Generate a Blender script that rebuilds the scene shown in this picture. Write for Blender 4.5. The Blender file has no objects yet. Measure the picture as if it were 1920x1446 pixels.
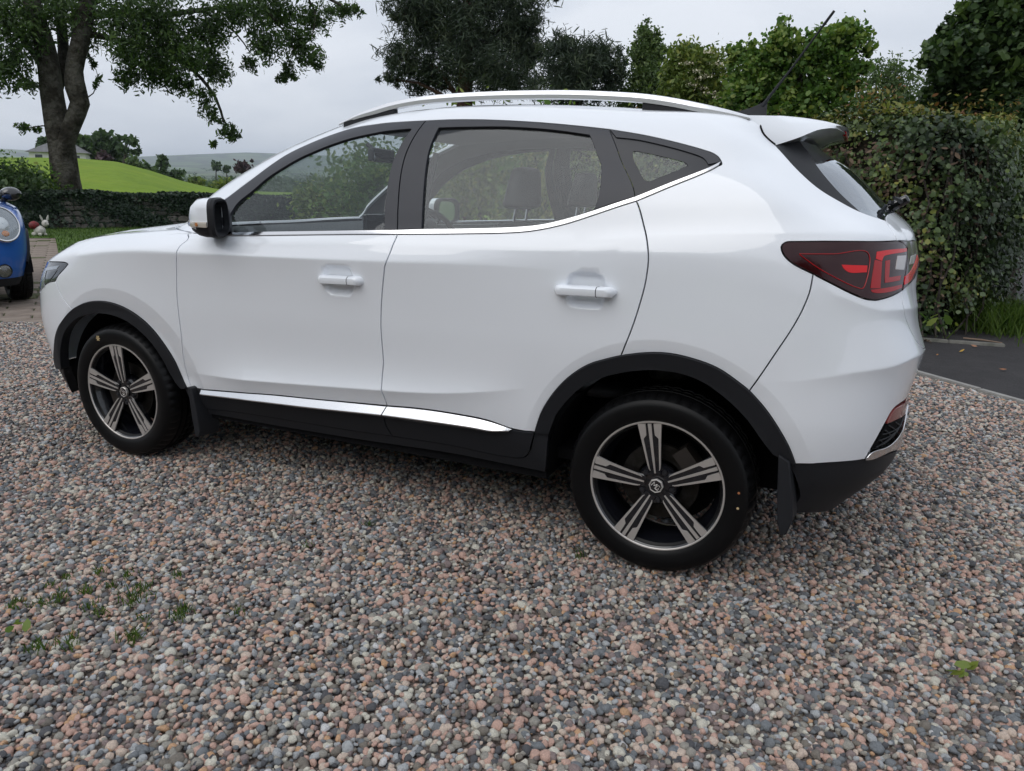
import bpy, bmesh, math, random
import numpy as np
from math import radians, sin, cos, pi
from mathutils import Vector, Matrix
from mathutils.bvhtree import BVHTree
from mathutils.geometry import delaunay_2d_cdt
random.seed(7); RNG = np.random.default_rng(7)
S = bpy.context.scene; COL = S.collection

# ------------------------------------------------------------------ camera
PW, PH, PF = 1920.0, 1446.0, 1400.0
CAM = np.array([3.107, -2.367, 1.286]); YAW, PITCH, ROLL = radians(24.16), radians(-14.55), radians(1.14)
FWD = np.array([-sin(YAW)*cos(PITCH), cos(YAW)*cos(PITCH), sin(PITCH)])
_r = np.array([cos(YAW), sin(YAW), 0.0]); _u = np.cross(_r, FWD)
RGT = cos(ROLL)*_r+sin(ROLL)*_u; UPV = -sin(ROLL)*_r+cos(ROLL)*_u
cd = bpy.data.cameras.new('camera'); cam = bpy.data.objects.new('camera', cd); COL.objects.link(cam)
cd.sensor_width = 36; cd.lens = PF/PW*36; cd.clip_start = .05; cd.clip_end = 30000
cam.matrix_world = Matrix(((RGT[0], UPV[0], -FWD[0], CAM[0]), (RGT[1], UPV[1], -FWD[1], CAM[1]), (RGT[2], UPV[2], -FWD[2], CAM[2]), (0, 0, 0, 1)))
S.camera = cam

# ------------------------------------------------------------------ sky, sun, exposure
SUN_EL, SUN_AZ = radians(46), radians(196)
w = bpy.data.worlds.new('World'); S.world = w; w.use_nodes = True
nt = w.node_tree; nt.nodes.clear(); N = nt.nodes.new; L = nt.links.new
out = N('ShaderNodeOutputWorld'); bg = N('ShaderNodeBackground'); bg.inputs['Strength'].default_value = .10
sky = N('ShaderNodeTexSky'); sky.sky_type = 'NISHITA'; sky.sun_disc = False
sky.sun_elevation = SUN_EL; sky.sun_rotation = SUN_AZ; sky.air_density = 1.0; sky.dust_density = 4.0; sky.ozone_density = 1.0
tc = N('ShaderNodeTexCoord'); mp = N('ShaderNodeMapping'); mp.inputs['Scale'].default_value = (1.1, 1.1, 3.6)
nz = N('ShaderNodeTexNoise'); nz.inputs['Scale'].default_value = 1.7; nz.inputs['Detail'].default_value = 6; nz.inputs['Roughness'].default_value = .52
nz.inputs['Distortion'].default_value = .35
cr = N('ShaderNodeValToRGB'); cr.color_ramp.elements[0].position = .36; cr.color_ramp.elements[0].color = (6.3, 6.85, 7.8, 1)
cr.color_ramp.elements[1].position = .62; cr.color_ramp.elements[1].color = (8.6, 9.0, 9.7, 1)
mx = N('ShaderNodeMix'); mx.data_type = 'RGBA'; mx.inputs[0].default_value = .93
L(tc.outputs['Generated'], mp.inputs[0]); L(mp.outputs[0], nz.inputs['Vector']); L(nz.outputs[0], cr.inputs[0])
# overcast luminance law: brighter towards the zenith
sx = N('ShaderNodeSeparateXYZ'); L(tc.outputs['Generated'], sx.inputs[0]); zg = N('ShaderNodeMapRange'); zg.inputs[1].default_value = 0; zg.inputs[2].default_value = 1; zg.inputs[3].default_value = .98; zg.inputs[4].default_value = 1.2; L(sx.outputs[2], zg.inputs[0])
vm = N('ShaderNodeVectorMath'); vm.operation = 'SCALE'; L(cr.outputs[0], vm.inputs[0]); L(zg.outputs[0], vm.inputs['Scale'])
L(sky.outputs[0], mx.inputs[6]); L(vm.outputs[0], mx.inputs[7]); L(mx.outputs[2], bg.inputs[0]); L(bg.outputs[0], out.inputs[0])
sd = bpy.data.lights.new('sun', 'SUN'); sd.energy = 1.1; sd.angle = radians(50); sd.color = (1, .97, .93)
so = bpy.data.objects.new('sun', sd); COL.objects.link(so)
so.rotation_euler = Vector((cos(SUN_EL)*sin(SUN_AZ), cos(SUN_EL)*cos(SUN_AZ), sin(SUN_EL))).to_track_quat('Z', 'Y').to_euler()
so.location = (0, 0, 30)
S.view_settings.view_transform = 'Standard'; S.view_settings.look = 'None'; S.view_settings.gamma = 1; S.view_settings.exposure = .05
S.cycles.use_denoising = True; S.cycles.max_bounces = 10; S.cycles.transparent_max_bounces = 24
S.cycles.caustics_reflective = False; S.cycles.caustics_refractive = False

# ------------------------------------------------------------------ helpers
def ray(px, py):
    d = FWD+RGT*((px-PW/2)/PF)-UPV*((py-PH/2)/PF)
    return CAM.copy(), d/np.linalg.norm(d)
def atz(px, py, z=0.0):
    o, d = ray(px, py); return o+d*((z-o[2])/d[2])
def aty(px, py, y):
    o, d = ray(px, py); return o+d*((y-o[1])/d[1])
def atd(px, py, dist):
    o, d = ray(px, py); h = math.hypot(d[0], d[1]); return o+d*(dist/h)
def prop(o, label=None, cat=None, group=None, kind=None):
    if label: o['label'] = label
    if cat: o['category'] = cat
    if group: o['group'] = group
    if kind: o['kind'] = kind
    return o
def empty(name, loc=(0, 0, 0), rz=0.0, **k):
    o = bpy.data.objects.new(name, None); COL.objects.link(o); o.location = loc; o.rotation_euler = (0, 0, rz); o.empty_display_size = .1
    return prop(o, **k)
def mesh(name, V, F, mats=None, smooth=True, normals=None):
    me = bpy.data.meshes.new(name); me.from_pydata([tuple(map(float, v)) for v in V], [], [tuple(f) for f in F])
    for m in (mats if isinstance(mats, (list, tuple)) else [mats]):
        if m: me.materials.append(m)
    me.polygons.foreach_set('use_smooth', [smooth]*len(me.polygons))
    if normals is not None: me.normals_split_custom_set_from_vertices([tuple(map(float, n)) for n in normals])
    me.update(); return me
def link(name, me, parent=None, **k):
    o = bpy.data.objects.new(name, me); COL.objects.link(o)
    if parent: o.parent = parent
    return prop(o, **k)
def obj(name, V, F, mat, parent=None, smooth=True, normals=None, **k):
    return link(name, mesh(name, V, F, mat, smooth, normals), parent, **k)
class MB:
    """collects shapes into one mesh"""
    def __init__(s): s.V = []; s.F = []; s.M = []
    def add(s, V, F, m=0):
        b = len(s.V); s.V += [tuple(map(float, v)) for v in V]; s.F += [tuple(i+b for i in f) for f in F]; s.M += [m]*len(F); return s
    def box(s, c, h, R=None, m=0):
        V = [np.array([x*h[0], y*h[1], z*h[2]]) for x in (-1, 1) for y in (-1, 1) for z in (-1, 1)]
        if R is not None: V = [np.array(R) @ v for v in V]
        return s.add([v+np.array(c) for v in V], [(0, 1, 3, 2), (4, 6, 7, 5), (0, 4, 5, 1), (2, 3, 7, 6), (0, 2, 6, 4), (1, 5, 7, 3)], m)
    def tube(s, pts, r, n=8, m=0, caps=True):
        pts = [np.array(p, float) for p in pts]; rs = r if hasattr(r, '__len__') else [r]*len(pts)
        V = []; F = []; prev = None
        for i, p in enumerate(pts):
            t = pts[min(i+1, len(pts)-1)]-pts[max(i-1, 0)]; t /= np.linalg.norm(t)+1e-12
            if prev is None:
                a = np.cross(t, [0, 0, 1.0]);
                if np.linalg.norm(a) < 1e-3: a = np.cross(t, [1.0, 0, 0])
            else: a = prev-t*(prev @ t)
            a /= np.linalg.norm(a); prev = a; b = np.cross(t, a)
            for k in range(n):
                an = 2*pi*k/n; V.append(p+rs[i]*(a*cos(an)+b*sin(an)))
        for i in range(len(pts)-1):
            for k in range(n):
                F.append((i*n+k, i*n+(k+1) % n, (i+1)*n+(k+1) % n, (i+1)*n+k))
        if caps: F.append(tuple(range(n-1, -1, -1))); F.append(tuple(range((len(pts)-1)*n, len(pts)*n)))
        return s.add(V, F, m)
    def loft(s, rings, closed=True, caps=True, m=0):
        n = len(rings[0]); V = [v for r in rings for v in r]; F = []
        for i in range(len(rings)-1):
            for k in range(n if closed else n-1):
                F.append((i*n+k, i*n+(k+1) % n, (i+1)*n+(k+1) % n, (i+1)*n+k))
        if caps: F.append(tuple(range(n-1, -1, -1))); F.append(tuple(range((len(rings)-1)*n, len(rings)*n)))
        return s.add(V, F, m)
    def lathe(s, prof, n=64, c=(0, 0, 0), m=0, closed=False):
        # axis along y; prof = [(r, y)]
        rings = [[(c[0]+r*cos(2*pi*k/n), c[1]+y, c[2]+r*sin(2*pi*k/n)) for k in range(n)] for r, y in prof]
        if closed: rings.append(rings[0])
        return s.loft(rings, True, False, m)
    def mesh(s, name, mats, smooth=True, angle=None):
        me = mesh(name, s.V, s.F, mats, smooth)
        me.polygons.foreach_set('material_index', s.M)
        if angle is not None:
            bm = bmesh.new(); bm.from_mesh(me); bmesh.ops.recalc_face_normals(bm, faces=bm.faces); a = radians(angle)
            for e in bm.edges: e.smooth = len(e.link_faces) == 2 and e.calc_face_angle(0) < a
            bm.to_mesh(me); bm.free()
        return me
    def build(s, name, mats, parent=None, smooth=True, angle=35, bevel=0, **k):
        me = s.mesh(name, mats, smooth, angle)
        if bevel:
            bm = bmesh.new(); bm.from_mesh(me)
            bmesh.ops.bevel(bm, geom=[e for e in bm.edges if not e.smooth or e.calc_face_angle(0) > radians(angle)], offset=bevel, segments=2, affect='EDGES', profile=.6)
            bm.to_mesh(me); bm.free()
        return link(name, me, parent, **k)

# ------------------------------------------------------------------ materials
def mat(name, col=(.5, .5, .5), rough=.5, metal=0., coat=0., coatr=.03, spec=.5, trans=0., emis=None, bump=None, var=None, ior=1.5, sheen=0.):
    m = bpy.data.materials.new(name); m.use_nodes = True; t = m.node_tree; b = t.nodes['Principled BSDF']
    b.inputs['Base Color'].default_value = (*col, 1); b.inputs['Roughness'].default_value = rough; b.inputs['Metallic'].default_value = metal
    b.inputs['Coat Weight'].default_value = coat; b.inputs['Coat Roughness'].default_value = coatr; b.inputs['Specular IOR Level'].default_value = spec
    b.inputs['Transmission Weight'].default_value = trans; b.inputs['IOR'].default_value = ior
    if emis: b.inputs['Emission Color'].default_value = (*emis[0], 1); b.inputs['Emission Strength'].default_value = emis[1]
    if var or bump:
        co = t.nodes.new('ShaderNodeTexCoord'); n = t.nodes.new('ShaderNodeTexNoise')
        t.links.new(co.outputs['Object'], n.inputs['Vector'])
        if var:   # (scale, second colour, detail)
            n.inputs['Scale'].default_value = var[0]; n.inputs['Detail'].default_value = 6; n.inputs['Roughness'].default_value = .62
            r = t.nodes.new('ShaderNodeValToRGB'); r.color_ramp.elements[0].position = .36; r.color_ramp.elements[1].position = .64
            r.color_ramp.elements[0].color = (*col, 1); r.color_ramp.elements[1].color = (*var[1], 1)
            t.links.new(n.outputs[0], r.inputs[0]); t.links.new(r.outputs[0], b.inputs['Base Color'])
        if bump:  # (scale, strength, distance)
            n2 = t.nodes.new('ShaderNodeTexNoise'); n2.inputs['Scale'].default_value = bump[0]; n2.inputs['Detail'].default_value = 5
            t.links.new(co.outputs['Object'], n2.inputs['Vector'])
            bp = t.nodes.new('ShaderNodeBump'); bp.inputs['Strength'].default_value = bump[1]; bp.inputs['Distance'].default_value = bump[2]
            t.links.new(n2.outputs[0], bp.inputs['Height']); t.links.new(bp.outputs[0], b.inputs['Normal'])
    return m
def glass_mat(name, tint, refl=.06, drops=False):
    """thin sheet glass: tinted transparency plus a Fresnel reflection"""
    m = bpy.data.materials.new(name); m.use_nodes = True; t = m.node_tree; t.nodes.clear(); n = t.nodes.new; l = t.links.new
    o = n('ShaderNodeOutputMaterial'); tr = n('ShaderNodeBsdfTransparent'); tr.inputs[0].default_value = (*tint, 1)
    g = n('ShaderNodeBsdfGlossy'); g.inputs['Roughness'].default_value = .01; g.inputs[0].default_value = (.92, .96, 1, 1)
    fr = n('ShaderNodeLayerWeight'); fr.inputs[0].default_value = .5; pw = n('ShaderNodeMath'); pw.operation = 'POWER'; pw.inputs[1].default_value = 5; l(fr.outputs['Facing'], pw.inputs[0])
    ma = n('ShaderNodeMath'); ma.operation = 'MULTIPLY_ADD'; ma.inputs[1].default_value = .93; ma.inputs[2].default_value = .05+refl; ma.use_clamp = True
    mi = n('ShaderNodeMixShader'); l(pw.outputs[0], ma.inputs[0]); l(ma.outputs[0], mi.inputs[0]); l(tr.outputs[0], mi.inputs[1]); l(g.outputs[0], mi.inputs[2])
    last = mi
    # thin film of dust and dried rain specks
    co = n('ShaderNodeTexCoord'); v = n('ShaderNodeTexVoronoi'); v.inputs['Scale'].default_value = 95 if drops else 60; v.inputs['Randomness'].default_value = 1
    nn = n('ShaderNodeTexNoise'); nn.inputs['Scale'].default_value = 7
    l(co.outputs['Object'], v.inputs['Vector']); l(co.outputs['Object'], nn.inputs['Vector'])
    sb = n('ShaderNodeMath'); sb.operation = 'MULTIPLY_ADD'; sb.inputs[1].default_value = .30 if drops else .12; sb.inputs[2].default_value = -.02 if drops else -.03
    lt = n('ShaderNodeMath'); lt.operation = 'LESS_THAN'
    l(nn.outputs[0], sb.inputs[0]); l(v.outputs['Distance'], lt.inputs[0]); l(sb.outputs[0], lt.inputs[1])
    sc = n('ShaderNodeMath'); sc.operation = 'MULTIPLY_ADD'; sc.inputs[1].default_value = .16 if drops else .06; sc.inputs[2].default_value = .012
    l(lt.outputs[0], sc.inputs[0])
    df = n('ShaderNodeBsdfDiffuse'); df.inputs[0].default_value = (.62, .64, .66, 1)
    m2 = n('ShaderNodeMixShader'); l(sc.outputs[0], m2.inputs[0]); l(mi.outputs[0], m2.inputs[1]); l(df.outputs[0], m2.inputs[2])
    l(m2.outputs[0], o.inputs[0]); return m
# ------------------------------------------------------------------ setting
def nodes(name):
    m = bpy.data.materials.new(name); m.use_nodes = True; t = m.node_tree; return m, t, t.nodes['Principled BSDF'], t.nodes.new, t.links.new
def ramp(n, stops, interp='LINEAR'):
    r = n('ShaderNodeValToRGB'); e = r.color_ramp.elements; r.color_ramp.interpolation = interp
    while len(e) < len(stops): e.new(.5)
    for k, (p, c) in enumerate(stops): e[k].position = p; e[k].color = (*c, 1)
    return r
def ground_mat(name, stops, scale, bump, rough=.9, detail=8, fine=None):
    m, t, b, n, l = nodes(name); co = n('ShaderNodeTexCoord'); z = n('ShaderNodeTexNoise'); z.inputs['Scale'].default_value = scale; z.inputs['Detail'].default_value = detail; z.inputs['Roughness'].default_value = .7
    l(co.outputs['Object'], z.inputs['Vector']); r = ramp(n, stops); l(z.outputs[0], r.inputs[0]); col = r.outputs[0]
    if fine:   # speckle (scale, colour, amount)
        v = n('ShaderNodeTexVoronoi'); v.inputs['Scale'].default_value = fine[0]; l(co.outputs['Object'], v.inputs['Vector'])
        mx = n('ShaderNodeMix'); mx.data_type = 'RGBA'; mx.blend_type = 'MULTIPLY'; mx.inputs[0].default_value = fine[2]
        rr = ramp(n, [(.0, fine[1]), (1., (1.25, 1.22, 1.2))]); l(v.outputs['Color'], rr.inputs[0]); l(col, mx.inputs[6]); l(rr.outputs[0], mx.inputs[7]); col = mx.outputs[2]
    l(col, b.inputs['Base Color']); b.inputs['Roughness'].default_value = rough; b.inputs['Specular IOR Level'].default_value = .25
    z2 = n('ShaderNodeTexNoise'); z2.inputs['Scale'].default_value = bump[0]; z2.inputs['Detail'].default_value = 6; l(co.outputs['Object'], z2.inputs['Vector'])
    bp = n('ShaderNodeBump'); bp.inputs['Strength'].default_value = bump[1]; bp.inputs['Distance'].default_value = bump[2]; l(z2.outputs[0], bp.inputs['Height']); l(bp.outputs[0], b.inputs['Normal'])
    return m
def polar(px): d = ray(px, 400)[1]; return math.atan2(d[1], d[0])
def fastmesh(name, V, Q, m, tone=None):
    me = bpy.data.meshes.new(name); V = np.asarray(V, np.float32); Q = np.asarray(Q, np.int32); k = Q.shape[1]
    me.vertices.add(len(V)); me.vertices.foreach_set('co', V.ravel()); me.loops.add(Q.size); me.loops.foreach_set('vertex_index', Q.ravel())
    me.polygons.add(len(Q)); me.polygons.foreach_set('loop_start', np.arange(len(Q), dtype=np.int32)*k); me.update(calc_edges=True)
    if m: me.materials.append(m)
    if tone is not None: a = me.attributes.new('tone', 'FLOAT', 'POINT'); a.data.foreach_set('value', np.asarray(tone, np.float32))
    me.validate(); return me
# ---- leaves
def leaf_mat(name, stops, trans=.3, rough=.5, tint=(1, 1.15, .6)):
    m, t, b, n, l = nodes(name); a = n('ShaderNodeAttribute'); a.attribute_name = 'tone'; r = ramp(n, stops); l(a.outputs['Fac'], r.inputs[0]); l(r.outputs[0], b.inputs['Base Color'])
    b.inputs['Roughness'].default_value = rough; b.inputs['Specular IOR Level'].default_value = .35
    tr = n('ShaderNodeBsdfTranslucent'); mu = n('ShaderNodeMix'); mu.data_type = 'RGBA'; mu.blend_type = 'MULTIPLY'; mu.inputs[0].default_value = 1; mu.inputs[7].default_value = (*tint, 1)
    l(r.outputs[0], mu.inputs[6]); l(mu.outputs[2], tr.inputs[0]); mi = n('ShaderNodeMixShader'); mi.inputs[0].default_value = trans
    l(b.outputs[0], mi.inputs[1]); l(tr.outputs[0], mi.inputs[2]); l(mi.outputs[0], t.nodes['Material Output'].inputs[0]); return m
def unit(v): return v/(np.linalg.norm(v, axis=1)[:, None]+1e-9)
def leaves(C, size, asp=.5, up=.3, droop=0., rng=RNG, fold=.25, nrm=None, var=.35):
    """one folded four-point leaf at each point"""
    N_ = len(C); n = unit(rng.normal(size=(N_, 3))+np.array([0, 0, up])) if nrm is None else unit(nrm+rng.normal(size=(N_, 3))*.55)
    d = rng.normal(size=(N_, 3))+np.array([0, 0, -droop]); d = unit(d-n*np.sum(d*n, 1)[:, None]); s = np.cross(n, d)
    Ls = size*(1+var*rng.normal(size=N_)).clip(.45, 1.9)[:, None]; w_ = Ls*asp*.5
    f1 = n*w_*fold; V = np.stack([C-d*Ls*.5, C+s*w_*.92-f1-d*Ls*.22, C+s*w_*.80-f1*.8+d*Ls*.16, C+d*Ls*.5-n*Ls*.10, C-s*w_*.80-f1*.8+d*Ls*.16, C-s*w_*.92-f1-d*Ls*.22], 1).reshape(-1, 3)
    i = np.arange(N_)[:, None]*6; return V, np.concatenate([i+np.array([[0, 1, 2, 3]]), i+np.array([[0, 3, 4, 5]])], 1).reshape(-1, 4)
def clumps(c, r, n, per=40, cr=.18, rng=RNG, shell=.5, flat=1.):
    """n points gathered in clumps inside an ellipsoid; returns points and a per-point tone"""
    K = max(1, n//per); u = unit(rng.normal(size=(K, 3)))*(rng.random(K)**shell)[:, None]; cc = np.array(c)+u*np.array(r)
    k = rng.integers(0, K, n); s = np.array([1, 1, flat])*cr*np.mean(r)
    P = cc[k]+rng.normal(size=(n, 3))*s*rng.uniform(.6, 1.5, K)[k][:, None]; return P, np.clip(rng.normal(.5, .16, K)[k]+rng.normal(0, .13, n), 0, 1)
BARK = ground_mat('bark', [(.25, (.018, .016, .013)), (.5, (.055, .048, .040)), (.75, (.085, .078, .066))], 6, (18, .8, .04), .95)
BARKP = ground_mat('pine_bark', [(.3, (.05, .028, .02)), (.7, (.12, .07, .05))], 5, (14, .8, .05), .95)
def tree(name, label, base, trunk, rad, blobs, m, size, asp=.5, up=.3, droop=0., per=40, cr=.2, bark=None, cat='tree', group=None, extra=None, shell=.45, limbs=True, rng=None, parts=('trunk', 'crown'), sprig=0):
    """trunk: world points from the base up; blobs: (centre, radii, leaf count)"""
    rng = rng or np.random.default_rng(abs(hash(label)) % 9999 if False else sum(map(ord, label)))
    root = empty(name, tuple(base), label=label, cat=cat, group=group); o = np.array(base)
    b = MB(); tp = [np.array(p, float)-o for p in trunk]; b.tube(tp, rad, 10)
    if limbs:
        for c, r, n in blobs:
            c = np.array(c)-o; z_ = [p for p in tp if p[2] < c[2]+.2] or tp[:1]; s0 = min(z_, key=lambda p: np.linalg.norm(p-c)+max(0, p[2]-c[2])*2)
            i = min(range(len(tp)), key=lambda k: np.linalg.norm(tp[k]-s0)); mid = (s0+c)/2+np.array([0, 0, .12*np.linalg.norm(c-s0)])+rng.normal(size=3)*.06*np.linalg.norm(c-s0)
            rr = min(rad[i]*.55, .05+.012*np.linalg.norm(c-s0)); b.tube([s0, mid, c], [rr, rr*.6, rr*.25], 6)
            for _ in range(5):
                e = c+unit(rng.normal(size=(1, 3)))[0]*np.array(r)*.85; b.tube([mid*.3+c*.7, (c+e)/2+rng.normal(size=3)*.05*np.mean(r), e], [rr*.3, rr*.18, rr*.06], 4)
    b.build(parts[0], bark or BARK, root, angle=60)
    Ps, Ts = [], []
    for c, r, n in blobs:
        P, T = clumps(np.array(c)-o, r, n, per, cr, rng, shell); Ps.append(P); Ts.append(T)
    if sprig:            # loose shoots that break the outline
        for c, r, n in blobs:
            for _ in range(max(2, int(sprig*np.mean(r)))):
                d_ = unit(rng.normal(size=(1, 3))+np.array([[0, 0, .45]]))[0]; m_ = int(rng.integers(10, 26)); t_ = rng.uniform(.7, rng.uniform(1.15, 1.5), m_)[:, None]
                bend = np.array([0, 0, -.25])*(t_-.7)**2*np.mean(r); Ps.append(np.array(c)-o+d_*np.array(r)*t_+bend+rng.normal(size=(m_, 3))*size*.7); Ts.append(np.clip(rng.normal(.62, .15, m_), 0, 1))
    P = np.vstack(Ps); T = np.concatenate(Ts); V, Q = leaves(P, size, asp, up, droop, rng)
    link(parts[1], fastmesh(parts[1], V, Q, m, np.repeat(T, 6)), root)
    return root
M_ash = leaf_mat('ash_leaf', [(0, (0.0210, 0.0424, 0.0158)), (.5, (0.0546, 0.1001, 0.0284)), (1, (0.1156, 0.1829, 0.0394))], .35)
M_ivy = leaf_mat('ivy_leaf', [(0, (0.0217, 0.0386, 0.0173)), (.45, (0.0598, 0.0966, 0.0344)), (.8, (0.1223, 0.1691, 0.0459)), (1, (0.2716, 0.2657, 0.0670))], .15, .38)
M_ivyd = leaf_mat('dark_ivy_leaf', [(0, (0.0070, 0.0140, 0.0088)), (.6, (0.0210, 0.0420, 0.0210)), (1, (0.0490, 0.0788, 0.0315))], .1, .4)
M_pine = leaf_mat('pine_needle', [(0, (0.0161, 0.0275, 0.0182)), (.5, (0.0403, 0.0625, 0.0366)), (1, (0.0845, 0.1066, 0.0532))], .15, .6)
M_birch = leaf_mat('birch_leaf', [(0, (0.0425, 0.0756, 0.0283)), (.5, (0.0898, 0.1428, 0.0466)), (1, (0.1773, 0.2310, 0.0749))], .35)
M_hazel = leaf_mat('hazel_leaf', [(0, (0.0431, 0.0874, 0.0238)), (.5, (0.1045, 0.1966, 0.0432)), (1, (0.2611, 0.3000, 0.0692))], .4)
M_elder = leaf_mat('elder_leaf', [(0, (0.0598, 0.0966, 0.0268)), (.5, (0.1358, 0.1932, 0.0421)), (1, (0.2989, 0.3000, 0.0670))], .35)
M_beech = leaf_mat('beech_leaf', [(0, (0.0164, 0.0367, 0.0158)), (.55, (0.0492, 0.0883, 0.0295)), (1, (0.1231, 0.1838, 0.0512))], .3)
M_far = leaf_mat('far_leaf', [(0, (0.0280, 0.0525, 0.0245)), (.5, (0.0560, 0.0980, 0.0385)), (1, (0.1050, 0.1575, 0.0595))], .3)
M_copper = leaf_mat('copper_leaf', [(0, (0.0315, 0.0175, 0.0245)), (.6, (0.0630, 0.0350, 0.0455)), (1, (0.1050, 0.0613, 0.0665))], .2)
M_gold = leaf_mat('new_growth', [(0, (.17, .075, .03)), (.3, (.19, .15, .04)), (1, (.20, .25, .06))], .35)
M_grass = leaf_mat('grass_blade', [(0, (.030, .060, .012)), (.5, (.060, .115, .018)), (1, (.11, .17, .03))], .35)

# ---- ground sheets
V = []; F = []; nr = 60; na = 72
for i in range(nr):
    d = .5*(30000/.5)**(i/(nr-1))
    for j in range(na):
        a = 2*pi*j/na; z = -.03 if d < 24 else -.03-min(12, (d-24)*.012); V.append((CAM[0]+d*cos(a), CAM[1]+d*sin(a), z))
for i in range(nr-1):
    for j in range(na): F.append((i*na+j, (i+1)*na+j, (i+1)*na+(j+1) % na, i*na+(j+1) % na))
F.append(tuple(range(na)))
obj('ground', V, F, ground_mat('meadow_ground', [(.3, (.035, .060, .018)), (.55, (.055, .095, .022)), (.75, (.09, .12, .035))], .05, (3, .6, .3)), kind='structure')
def sheet(name, pts, z, m, **k):
    return obj(name, [(p[0], p[1], z) for p in pts], [tuple(range(len(pts)))], m, None, False, kind='structure', **k)
KA = np.array([3.71, 3.96]); KB = np.array([4.25, 3.38]); kd = (KB-KA)/np.linalg.norm(KB-KA); kn = np.array([-kd[1], kd[0]])   # kerb line, kn points to the road
PA = np.array([-4.0, 2.06]); pd = np.array([.85, .527]); pn = np.array([-.527, .85])                                            # gravel / paving line
ix = PA+pd*np.dot(KA-PA, kn)/np.dot(pd, kn) if abs(np.dot(pd, kn)) > 1e-6 else KA
corner = ix
gravel_poly = [corner, PA-pd*3.2, PA-pd*3.2+np.array([-.2, -6.0]), (9.5, -7.0), KA+kd*9.5]
sheet('gravel_bed', gravel_poly, -.014, ground_mat('gravel_bed', [(.3, (.12, .10, .09)), (.5, (.28, .23, .20)), (.7, (.18, .18, .19))], 55, (120, 1, .02), fine=(60, (.35, .33, .33), .8)))
M_asph = ground_mat('asphalt', [(.25, (.030, .029, .031)), (.6, (.048, .046, .048)), (.85, (.066, .062, .061))], 3.5, (260, .8, .006), .85, fine=(170, (.45, .45, .45), .7))
sheet('road', [KA-kd*14+kn*.06, KA+kd*12+kn*.06, KA+kd*12+kn*30, KA-kd*2+kn*30, KA-kd*14+kn*26], -.006, M_asph)
M_conc = ground_mat('concrete', [(.3, (.20, .195, .185)), (.7, (.33, .32, .30))], 9, (60, .5, .004), .9)
M_concd = ground_mat('mossy_concrete', [(.3, (.10, .105, .085)), (.7, (.24, .23, .21))], 7, (60, .5, .004), .9)
def kerb(name, A, d, n, count, ln, label, m, hz=.012):
    root = empty(name, (A[0], A[1], 0), math.atan2(d[1], d[0]), kind='structure')
    me = MB().box((ln/2, 0, -.04), (ln/2-.002, .028, .04+hz)).mesh('kerb_stone', m, False)
    bm = bmesh.new(); bm.from_mesh(me); bmesh.ops.bevel(bm, geom=bm.edges[:], offset=.006, segments=2, affect='EDGES'); bm.to_mesh(me); bm.free()
    for k in range(count):
        o = link('kerb_stone', me, root); o.location = (k*ln, RNG.normal(0, .0015), RNG.normal(0, .001))
    return root
kerb('kerb', KA-kd*3.2, kd, kn, 11, .915, '', M_conc)
HA = np.array([3.55, 5.57]); HB = np.array([4.12, 5.62]); kerb('hedge_kerb', HA, (HB-HA)/np.linalg.norm(HB-HA), kn, 2, .46, '', M_concd, .02)

# ---- gravel: loose stones, far too many to count
def stone(k):
    bm = bmesh.new(); bmesh.ops.create_icosphere(bm, subdivisions=2, radius=1.0); r = np.random.default_rng(100+k)
    pl = [(unit(r.normal(size=(1, 3)))[0], r.uniform(.55, .88)) for _ in range(9)]; sc = np.array([1.0, r.uniform(.68, .95), r.uniform(.5, .78)])
    for v in bm.verts:
        p = np.array(v.co)
        for n, d in pl:
            e = p @ n-d
            if e > 0: p = p-n*e*.92
        v.co = p*sc*(1+.02*r.normal())
    me = bpy.data.meshes.new('stone'); bm.to_mesh(me); bm.free(); me.polygons.foreach_set('use_smooth', [True]*len(me.polygons)); me.materials.append(M_stone); return me
m, t, b, n, l = nodes('gravel_stone'); M_stone = m
oi = n('ShaderNodeObjectInfo'); r1 = ramp(n, [(0, (0.564, 0.374, 0.306)), (.17, (0.197, 0.212, 0.225)), (.31, (0.614, 0.498, 0.414)), (.42, (0.096, 0.098, 0.106)), (.50, (0.324, 0.307, 0.271)), (.62, (0.258, 0.204, 0.194)), (.70, (0.614, 0.588, 0.504)), (.77, (0.205, 0.184, 0.158)), (.85, (0.408, 0.424, 0.434)), (.93, (0.554, 0.343, 0.205)), (.955, (0.614, 0.614, 0.614)), (.97, (0.137, 0.140, 0.149))], 'CONSTANT')
l(oi.outputs['Random'], r1.inputs[0]); co = n('ShaderNodeTexCoord'); z = n('ShaderNodeTexNoise'); z.inputs['Scale'].default_value = 3.2; z.inputs['Detail'].default_value = 7; z.inputs['Roughness'].default_value = .75
ad = n('ShaderNodeVectorMath'); ad.operation = 'ADD'; l(co.outputs['Object'], ad.inputs[0]); l(oi.outputs['Random'], ad.inputs[1]); l(ad.outputs[0], z.inputs['Vector'])
r2 = ramp(n, [(.28, (.55, .55, .56)), (.5, (1, 1, 1)), (.72, (1.35, 1.3, 1.25))]); l(z.outputs[0], r2.inputs[0])
mx = n('ShaderNodeMix'); mx.data_type = 'RGBA'; mx.blend_type = 'MULTIPLY'; mx.inputs[0].default_value = 1; l(r1.outputs[0], mx.inputs[6]); l(r2.outputs[0], mx.inputs[7]); l(mx.outputs[2], b.inputs['Base Color'])
b.inputs['Roughness'].default_value = .72; b.inputs['Specular IOR Level'].default_value = .3
bp = n('ShaderNodeBump'); bp.inputs['Strength'].default_value = .5; bp.inputs['Distance'].default_value = .08; l(z.outputs[0], bp.inputs['Height']); l(bp.outputs[0], b.inputs['Normal'])
NST = 12; stc = bpy.data.collections.new('stone_shapes')
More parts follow.
